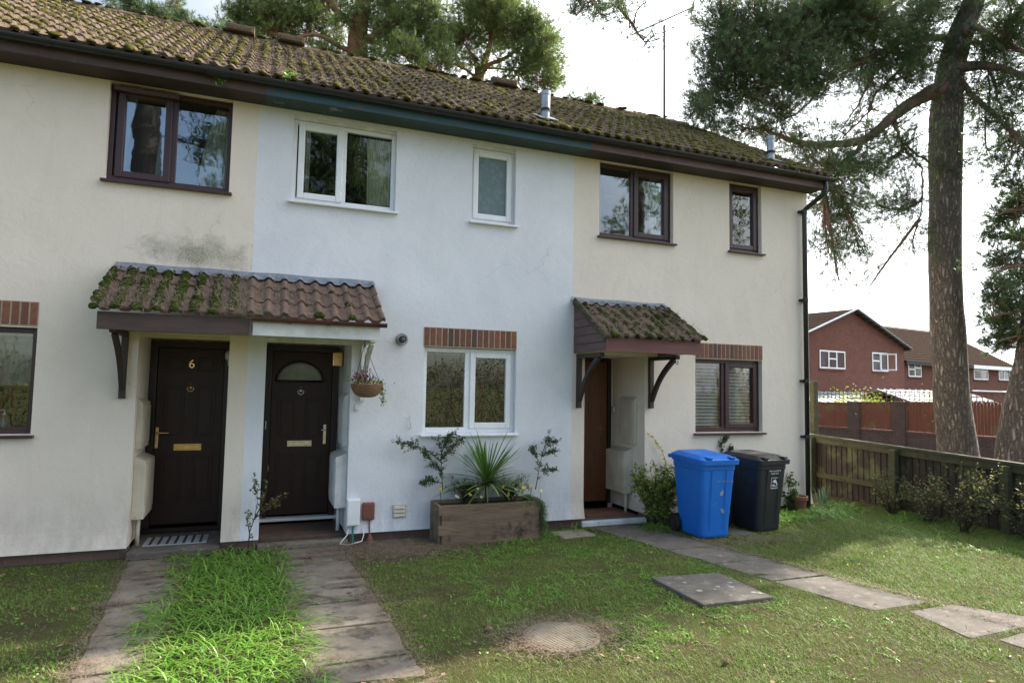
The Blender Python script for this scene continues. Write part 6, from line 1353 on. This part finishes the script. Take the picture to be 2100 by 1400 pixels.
def pine(name, label, trunk, rad, limbs, pads, needle=.075, nw=.0055, nn=24, mat='needle', bark='bark_red', seed=1, shoot=.09, limbmat=None, density=1.0, group='pines round the houses', zfoot=None):
    rs = np.random.default_rng(seed); random.seed(seed)
    base = trunk[0]; t = thing(name, label, 'pine tree', tuple(base), group)
    mb = MB(); trunk_mesh(mb, trunk, rad, seed=seed); tr = mb.build('trunk', bark, t, smooth=True)
    allp = []; mb = MB()
    for (pts, r0, r1) in limbs:
        if r0 > .085:
            n_ = len(pts); trunk_mesh(mb, pts, [r0*1.25]+[r0+(r1-r0)*(i/(n_-1))**.8 for i in range(1, n_)], 12, .10, seed+r0); allp += dens_poly(smooth_poly(pts, 5)); continue
        q = smooth_poly(pts, 5); m = len(q); q = [p+rs.normal(0, .012, 3)*(0 < i < m-1) for i, p in enumerate(q)]; mb.tube(q, [r0+(r1-r0)*(i/(m-1))**.8 for i in range(m)], 9); allp += dens_poly(q)
    tp = [p for p in dens_poly(smooth_poly(trunk, 4)) if p[2] > trunk[-1][2]*0.45]
    A = np.array(allp+tp) if allp else np.array(tp); nl = len(allp)
    TP, TD, TB, TL = [], [], [], []
    for (c, rx, ry, rz_, n) in pads:
        n = int(n*density); c = np.array(c); dd = np.linalg.norm(A-c, axis=1)+rs.uniform(0, .15, len(A))+0.6*(A[:, 2] > c[2]+.6); hub = A[int(np.argmin(dd))]
        L = np.linalg.norm(c-hub); mid = (hub+c)/2+rs.normal(0, .10, 3)*min(L, 1)-[0, 0, .08*L]; sec = smooth_poly([hub, mid, c], 5); ms = len(sec)
        mb.tube(sec, [max(.010, .012+.012*L)*(1-.6*i/(ms-1)) for i in range(ms)], 5)
        nt = max(4, n//6)
        for k in range(nt):
            u = rs.uniform(.35, 1.0); s_ = sec[int(u*(ms-1))]; q = rs.normal(0, 1, 3); q /= np.linalg.norm(q); q *= rs.uniform(.2, 1.15)**.5; e = c+q*[rx, ry, rz_]
            m_ = (s_+e)/2+rs.normal(0, .05, 3)-[0, 0, .05]; ter = smooth_poly([s_, m_, e], 3); mt = len(ter); mb.tube(ter, [.008*(1-.6*i/(mt-1)) for i in range(mt)], 3, cap=False)
            dirn = e-s_; dirn = dirn/max(np.linalg.norm(dirn), 1e-3)
            for j in range(max(3, n//nt)):
                u2 = rs.uniform(.35, 1.0) if j else 1.0; f = u2*(mt-1); i0 = min(int(f), mt-2); p = ter[i0]+(ter[i0+1]-ter[i0])*(f-i0)
                q = rs.normal(0, 1, 3); dr = dirn*.8+q*.65+[0, 0, .25]; dr /= np.linalg.norm(dr); ll = rs.uniform(.05, .20)*(shoot/.09); TB.append(p); TL.append(ll); TD.append(dr); TP.append(p+dr*ll*.7)
    for (pts, r0, r1) in limbs:
        if r0 < .04: continue
        q = smooth_poly(pts, 6)
        for k in range(44 if seed == 3 else 9):
            i = rs.integers(2, len(q)-1); p = q[i]; d = rs.normal(0, 1, 3)+[0, 0, .25]; d /= np.linalg.norm(d); L = rs.uniform(.3, .9); e = p+d*L+[0, 0, -.1*L]; m_ = (p+e)/2+rs.normal(0, .06, 3)
            ter = smooth_poly([p, m_, e], 4); mt = len(ter); mb.tube(ter, [.013*(1-.75*i2/(mt-1)) for i2 in range(mt)], 4, cap=False)
            for j in range(9):
                f = rs.uniform(.45, 1)*(mt-1); i0 = min(int(f), mt-2); p2 = ter[i0]+(ter[i0+1]-ter[i0])*(f-i0); dr = d*.7+rs.normal(0, .6, 3)+[0, 0, .2]; dr /= np.linalg.norm(dr); ll = rs.uniform(.06, .22)*(shoot/.09); TB.append(p2); TL.append(ll); TD.append(dr); TP.append(p2+dr*ll*.7)
    TB, TP, TD, TL = map(np.array, (TB, TP, TD, TL))
    tw = blades(TB, TD, TL, np.full(len(TB), nw*1.3), np.full(len(TB), -.2), 1)
    lm = mb.build('branches', limbmat or bark, t, smooth=True)
    arr_mesh('twigs', *tw, 'twig', lm)['kind'] = 'stuff'
    cr_ = arr_mesh('crown', *tufts(TP, TD, shoot, nn, needle, nw, .85), mat, t)
    return t
def pads_px(lst, depf, k=1.0):
    out = []
    for (cx, cy, rx, ry, n) in lst:
        d = depf(cx, cy) if callable(depf) else depf; c = at(cx, cy, d+random.uniform(-.5, .5)); out.append((c, rx*d/FPX*k, (rx+ry)*.5*d/FPX*k, ry*d/FPX*k, n))
    return out
random.seed(77)
dT = lambda x, y: 14-(1950-x)/500*2.0 if x < 1950 else 14-(x-1950)/150*1.2
foot = at(1968, 905, 14.0); foot = np.array([foot[0], foot[1], gz(foot[0], foot[1])-.05])
T = [foot, at(1962, 905, 14), at(1948, 760, 14), at(1940, 560, 14), at(1938, 380, 14), at(1940, 240, 14), at(1950, 140, 14), at(1972, 65, 14), at(2000, -20, 14), at(2000, -220, 14), at(2010, -420, 14)]
def Lp(pts): return [at(a, b, dT(a, b)) for a, b in pts]
limbs = [(Lp([(1938, 178), (1880, 205), (1830, 240), (1775, 285), (1700, 296), (1630, 290), (1560, 262)]), .16, .03),
         (Lp([(1775, 285), (1745, 320), (1700, 352), (1690, 370)]), .06, .02), (Lp([(1835, 243), (1840, 270), (1858, 300), (1900, 328)]), .045, .02), (Lp([(1850, 300), (1888, 345), (1892, 400), (1885, 450)]), .025, .012),
         (Lp([(1985, 60), (1955, 78), (1900, 78), (1840, 90), (1760, 130)]), .13, .03), (Lp([(2010, -40), (1900, -30), (1780, 12), (1740, 5), (1680, 20), (1600, 45), (1520, 60)]), .16, .03),
         (Lp([(1780, 12), (1720, 60), (1660, 110), (1600, 170)]), .05, .015), (Lp([(1900, 80), (1850, 140), (1800, 190), (1780, 230), (1730, 280)]), .04, .015), (Lp([(1840, 90), (1790, 150), (1770, 200), (1720, 270)]), .035, .012),
         (Lp([(1700, 20), (1640, 60), (1560, 120), (1490, 150), (1450, 200)]), .05, .012), (Lp([(1760, 130), (1700, 160), (1650, 220), (1600, 250)]), .03, .01),
         (Lp([(1965, 140), (2010, 135), (2050, 140), (2110, 160), (2200, 190)]), .10, .05), (Lp([(1968, 160), (1990, 190), (2040, 235), (2100, 295), (2180, 350)]), .07, .03), (Lp([(2000, 50), (2040, 80), (2100, 105), (2180, 120)]), .08, .03),
         (Lp([(2030, 140), (2045, 200), (2070, 270), (2078, 320)]), .03, .012), (Lp([(2012, 60), (2020, 120), (2030, 190), (2020, 260)]), .03, .012),
         (Lp([(2010, -180), (1850, -170), (1600, -150), (1400, -90), (1270, -15), (1300, 55), (1325, 90)]), .12, .008), (Lp([(1400, -90), (1290, -40), (1200, 8)]), .03, .01)]
pads = [(1480, 55, 62, 52, 330), (1560, 35, 80, 50, 420), (1505, 125, 60, 50, 300), (1452, 195, 42, 50, 210), (1430, 225, 22, 26, 60), (1530, 195, 70, 50, 250), (1620, 100, 85, 65, 460), (1700, 55, 85, 60, 480), (1780, 40, 75, 45, 380), (1860, 50, 60, 45, 320),
        (1845, 115, 65, 36, 260), (1760, 125, 60, 50, 340), (1690, 160, 60, 35, 230), (1905, 20, 60, 40, 260), (1605, 205, 60, 35, 170), (1520, 262, 50, 26, 120), (1600, 272, 55, 25, 90), (1470, 265, 35, 22, 70),
        (1700, 322, 60, 30, 150), (1780, 345, 55, 34, 150), (1725, 385, 60, 38, 170), (1690, 440, 45, 38, 130), (1750, 450, 50, 38, 140), (1840, 320, 50, 38, 130), (1850, 400, 48, 40, 120), (1700, 520, 40, 38, 100), (1765, 525, 50, 34, 90), (1640, 300, 50, 24, 90), (1800, 420, 40, 34, 80), (1905, 110, 40, 30, 120), (1870, 160, 45, 24, 80), (1810, 180, 45, 22, 70), (2020, 90, 40, 30, 110), (2085, 70, 36, 30, 120), (2050, 170, 40, 30, 90), (2090, 270, 36, 34, 90), (2020, 250, 34, 30, 60), (2060, 350, 34, 24, 60), (1580, 120, 60, 50, 200), (1860, 470, 38, 26, 50), (1880, 520, 30, 22, 30), (1720, 575, 30, 12, 14), (1785, 585, 24, 10, 12),
        (1560, 165, 45, 35, 130), (1660, 20, 70, 35, 280), (1740, 0, 70, 30, 260), (1450, 110, 28, 28, 90), (1640, 150, 40, 30, 100),
        (2000, 205, 34, 40, 70), (2060, 110, 45, 32, 80), (2080, 230, 30, 36, 70), (2030, 310, 40, 32, 60), (2090, 180, 30, 30, 60), (2070, 40, 45, 32, 120), (1995, 340, 26, 24, 30), (2085, 310, 30, 30, 60), (2000, 10, 50, 26, 130), (2100, 10, 40, 30, 120),
        (1205, 6, 48, 16, 70), (1252, 28, 22, 12, 28), (1322, 90, 9, 7, 8), (1300, 40, 8, 12, 6), (1275, 10, 18, 12, 14), (1180, 14, 22, 10, 20)]
topp = [(1850, -80, 100, 40, 160), (1650, -70, 100, 40, 140), (2040, -110, 90, 50, 120), (1950, -260, 120, 60, 130)]
pads_w = pads_px(pads, dT, 1.28)+pads_px(topp[3:], dT)
pine('scots_pine', 'big pine with a straight lichened trunk and spreading crown, right of the houses', T, [.43, .37, .335, .32, .312, .32, .27, .25, .21, .16, .09], limbs, pads_w, bark='bark_grey', limbmat='bark_red2', seed=3, needle=.078, nw=.0066, nn=22, density=2.7, shoot=.10)
# second pine at the right edge
random.seed(5)
d2 = lambda x, y: 13.2
f2 = at(2082, 915, 13.2); f2 = np.array([f2[0], f2[1], gz(f2[0], f2[1])-.05])
T2 = [f2, at(2088, 915, 13.2), at(2105, 800, 13.2), at(2128, 680, 13.2), at(2150, 480, 13.2), at(2160, 250, 13.2), at(2170, 0, 13.2), at(2180, -200, 13.2)]
pads2 = pads_px([(2050, 440, 40, 20, 110), (2085, 420, 40, 30, 140), (2030, 478, 30, 14, 60), (2085, 490, 40, 28, 170), (2055, 530, 50, 18, 130), (2090, 560, 50, 26, 180), (2040, 590, 40, 16, 110), (2075, 620, 55, 24, 210), (2050, 655, 50, 20, 160), (2085, 680, 50, 24, 200), (2045, 700, 35, 18, 110), (2090, 370, 40, 26, 120), (2150, 560, 50, 60, 200), (2170, 400, 60, 60, 200), (2180, 200, 80, 60, 260), (2180, 60, 90, 60, 260), (2040, 615, 24, 10, 30)], d2)
pine('scots_pine', 'dark foliaged pine with a leaning fissured trunk at the right edge, beyond the fence', T2, [.44, .36, .32, .30, .28, .25, .2, .12],
     [([at(2140, 560, 13.2), at(2090, 545, 13), at(2040, 560, 12.8)], .06, .015), ([at(2135, 640, 13.2), at(2080, 640, 13), at(2030, 650, 12.8)], .05, .015), ([at(2150, 460, 13.2), at(2100, 430, 13), at(2045, 440, 12.8)], .06, .015), ([at(2130, 690, 13.2), at(2090, 690, 13), at(2050, 700, 12.9)], .04, .012)],
     pads2, bark='bark_grey', limbmat='bark_red2', seed=9, needle=.08, nw=.0085, nn=28, density=1.5)
# pines behind the terrace
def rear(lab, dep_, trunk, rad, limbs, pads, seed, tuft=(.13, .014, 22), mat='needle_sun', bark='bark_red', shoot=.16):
    random.seed(seed); b = at(trunk[0][0], trunk[0][1], dep_); foot = np.array([b[0], b[1], gz(b[0], b[1])]); Tr = [foot]+[at(x, y, dep_) for x, y in trunk]
    Lm = [([at(x, y, dep_-(.8 if i else 0)*i/len(p)) for i, (x, y) in enumerate(p)], r0, r1) for p, r0, r1 in limbs]
    pine('scots_pine', lab, Tr, rad, Lm, pads_px(pads, lambda x, y: dep_-random.uniform(-.6, 1.4)), needle=tuft[0], nw=tuft[1], nn=tuft[2], mat=mat, bark=bark, seed=seed, shoot=shoot, density=1.5)
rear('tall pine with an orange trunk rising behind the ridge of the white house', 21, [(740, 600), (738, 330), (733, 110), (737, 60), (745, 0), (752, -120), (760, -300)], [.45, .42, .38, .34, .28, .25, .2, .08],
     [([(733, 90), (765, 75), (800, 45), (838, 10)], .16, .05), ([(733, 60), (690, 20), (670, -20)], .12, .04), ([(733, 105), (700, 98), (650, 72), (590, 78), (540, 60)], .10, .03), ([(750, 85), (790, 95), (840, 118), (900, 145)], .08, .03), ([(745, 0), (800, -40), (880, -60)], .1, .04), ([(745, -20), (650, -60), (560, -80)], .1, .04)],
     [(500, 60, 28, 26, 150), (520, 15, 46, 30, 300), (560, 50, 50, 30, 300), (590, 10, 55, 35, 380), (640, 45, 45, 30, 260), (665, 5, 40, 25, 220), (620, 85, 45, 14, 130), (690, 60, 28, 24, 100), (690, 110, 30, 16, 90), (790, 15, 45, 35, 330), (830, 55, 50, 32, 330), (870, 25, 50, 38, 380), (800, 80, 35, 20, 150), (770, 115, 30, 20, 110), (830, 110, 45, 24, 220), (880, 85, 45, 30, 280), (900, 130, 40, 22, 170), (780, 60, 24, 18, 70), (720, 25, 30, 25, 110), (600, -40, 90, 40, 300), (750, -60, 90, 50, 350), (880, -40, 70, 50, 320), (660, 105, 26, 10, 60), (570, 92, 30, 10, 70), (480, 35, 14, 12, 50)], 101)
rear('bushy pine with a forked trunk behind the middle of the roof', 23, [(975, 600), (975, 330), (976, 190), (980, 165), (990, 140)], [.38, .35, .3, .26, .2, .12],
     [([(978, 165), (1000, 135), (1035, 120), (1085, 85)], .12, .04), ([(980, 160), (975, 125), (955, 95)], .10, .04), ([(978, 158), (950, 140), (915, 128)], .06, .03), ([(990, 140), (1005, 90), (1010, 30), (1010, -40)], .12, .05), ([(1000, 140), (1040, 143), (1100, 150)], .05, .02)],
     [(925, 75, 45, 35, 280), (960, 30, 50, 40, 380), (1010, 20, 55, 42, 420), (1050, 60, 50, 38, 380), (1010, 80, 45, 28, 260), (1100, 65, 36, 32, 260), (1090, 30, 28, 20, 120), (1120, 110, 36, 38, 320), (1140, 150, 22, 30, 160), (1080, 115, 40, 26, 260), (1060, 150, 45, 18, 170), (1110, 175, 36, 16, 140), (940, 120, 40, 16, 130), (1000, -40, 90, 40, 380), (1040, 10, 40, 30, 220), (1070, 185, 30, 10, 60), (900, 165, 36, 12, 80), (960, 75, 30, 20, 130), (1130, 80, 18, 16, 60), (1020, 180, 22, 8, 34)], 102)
rear('small dark pine tops showing over the left end of the ridge', 27, [(330, 500), (330, 200), (325, 60), (322, 10)], [.25, .22, .15, .1, .05],
     [([(325, 60), (280, 30), (262, 12)], .05, .02), ([(322, 60), (350, 30), (366, 10)], .05, .02), ([(325, 70), (400, 68), (450, 60)], .05, .02)],
     [(232, 6, 12, 8, 30), (262, 8, 20, 14, 90), (285, 14, 24, 14, 90), (318, 26, 28, 10, 90), (362, 12, 10, 20, 70), (378, 34, 14, 9, 60), (345, 30, 18, 10, 60), (430, 58, 28, 8, 90), (475, 50, 22, 12, 90), (300, 40, 50, 10, 90)], 103, mat='needle')
rear('distant pine top just above the ridge, right of the first flue pipe', 32, [(1210, 500), (1210, 300), (1210, 215), (1211, 190)], [.2, .18, .12, .06, .03],
     [([(1210, 215), (1195, 208), (1180, 205)], .03, .015)], [(1180, 203, 14, 6, 50), (1212, 200, 12, 8, 60), (1228, 206, 12, 7, 50), (1205, 212, 26, 6, 60)], 104, mat='needle')
# trees and hedge across the lane, behind the viewer: the windows mirror them
def behind(lab, x, y, hgt, r0, pads, seed, n=1.0, mat='needle'):
    Tr = [np.array([x, y, -.15]), np.array([x+.05, y, hgt*.4]), np.array([x-.1, y, hgt*.7]), np.array([x, y, hgt])]
    pine('scots_pine', lab, Tr, [r0*1.2, r0, r0*.8, r0*.3], [], pads, needle=.20, nw=.03, nn=16, seed=seed, shoot=.3, bark='bark_silhouette', density=n, mat=mat)
behind('thick trunked pine across the lane, mirrored in the upper window of the left house', -3.7, -16, 15, .48, [((-1.6, -16, 9.6), 1.0, .8, .9, 200), ((-1.2, -16, 7.8), .8, .7, .6, 120), ((-5.4, -16, 11), 1.0, .9, .7, 120), ((-2.0, -16, 11.6), 1.4, 1, .8, 200), ((-4, -16, 14), 2, 1.6, 1.2, 350)], 201)
behind('dense pine across the lane, mirrored in the upper window of the white house', 2.6, -15, 15, .4, [((2.4, -15, 9), 1.7, 1.2, 1.4, 700), ((1.4, -15, 7.4), 1.2, 1, 1.0, 400), ((3.6, -15, 7.6), 1.2, 1, 1.1, 400), ((2.4, -15, 11.5), 1.8, 1.4, 1.2, 500), ((2.4, -15, 6.0), 1.2, 1, .8, 300), ((3.4, -15, 13.5), 1.5, 1.4, 1.2, 300)], 202)
behind('slender pine across the lane, mirrored in the upper windows of the end house', 15, -16, 15, .25, [((14.2, -16, 8.4), .9, .8, .9, 110), ((15.8, -16, 9.4), .9, .8, .9, 110), ((15, -16, 10.8), 1.2, 1, .8, 140), ((14.6, -16, 7.0), 1.1, .8, .6, 90), ((15.2, -16, 13), 1.4, 1.2, .9, 160)], 203)
behind('thin pine across the lane, mirrored in the narrow window of the end house', 20.6, -17, 13, .2, [((20.6, -17, 9.4), 1.0, .8, 1.1, 150), ((20.2, -17, 7.6), .9, .8, .7, 90), ((21, -17, 11.6), 1.3, 1, .9, 150)], 204)
rs = np.random.default_rng(44); n = 34000; xx = rs.uniform(-14, 22, n); P = np.stack([xx, -12.5+rs.normal(0, .5, n), -.1+rs.uniform(0, 1, n)**.8*(2.4+.5*np.sin(xx*1.1)+.4*np.sin(xx*2.7))], 1)
t = thing('hedge', 'rough mixed hedge across the lane, mirrored in the ground floor windows', 'hedge', (4, -12.5, -.1)); arr_mesh('foliage', *leaves(P, rs.uniform(.05, .12, n), .6), 'leaf_bramble', t); mb = MB(); random.seed(4)
for i in range(260): x = random.uniform(-13, 21); y = -12.3+random.gauss(0, .3); mb.tube([(x, y, -.1), (x+random.gauss(0, .2), y, 1.0), (x+random.gauss(0, .5), y+random.gauss(0, .2), random.uniform(1.8, 3.0))], [.025, .016, .006], 4)
mb.build('stems', 'trellis', t)
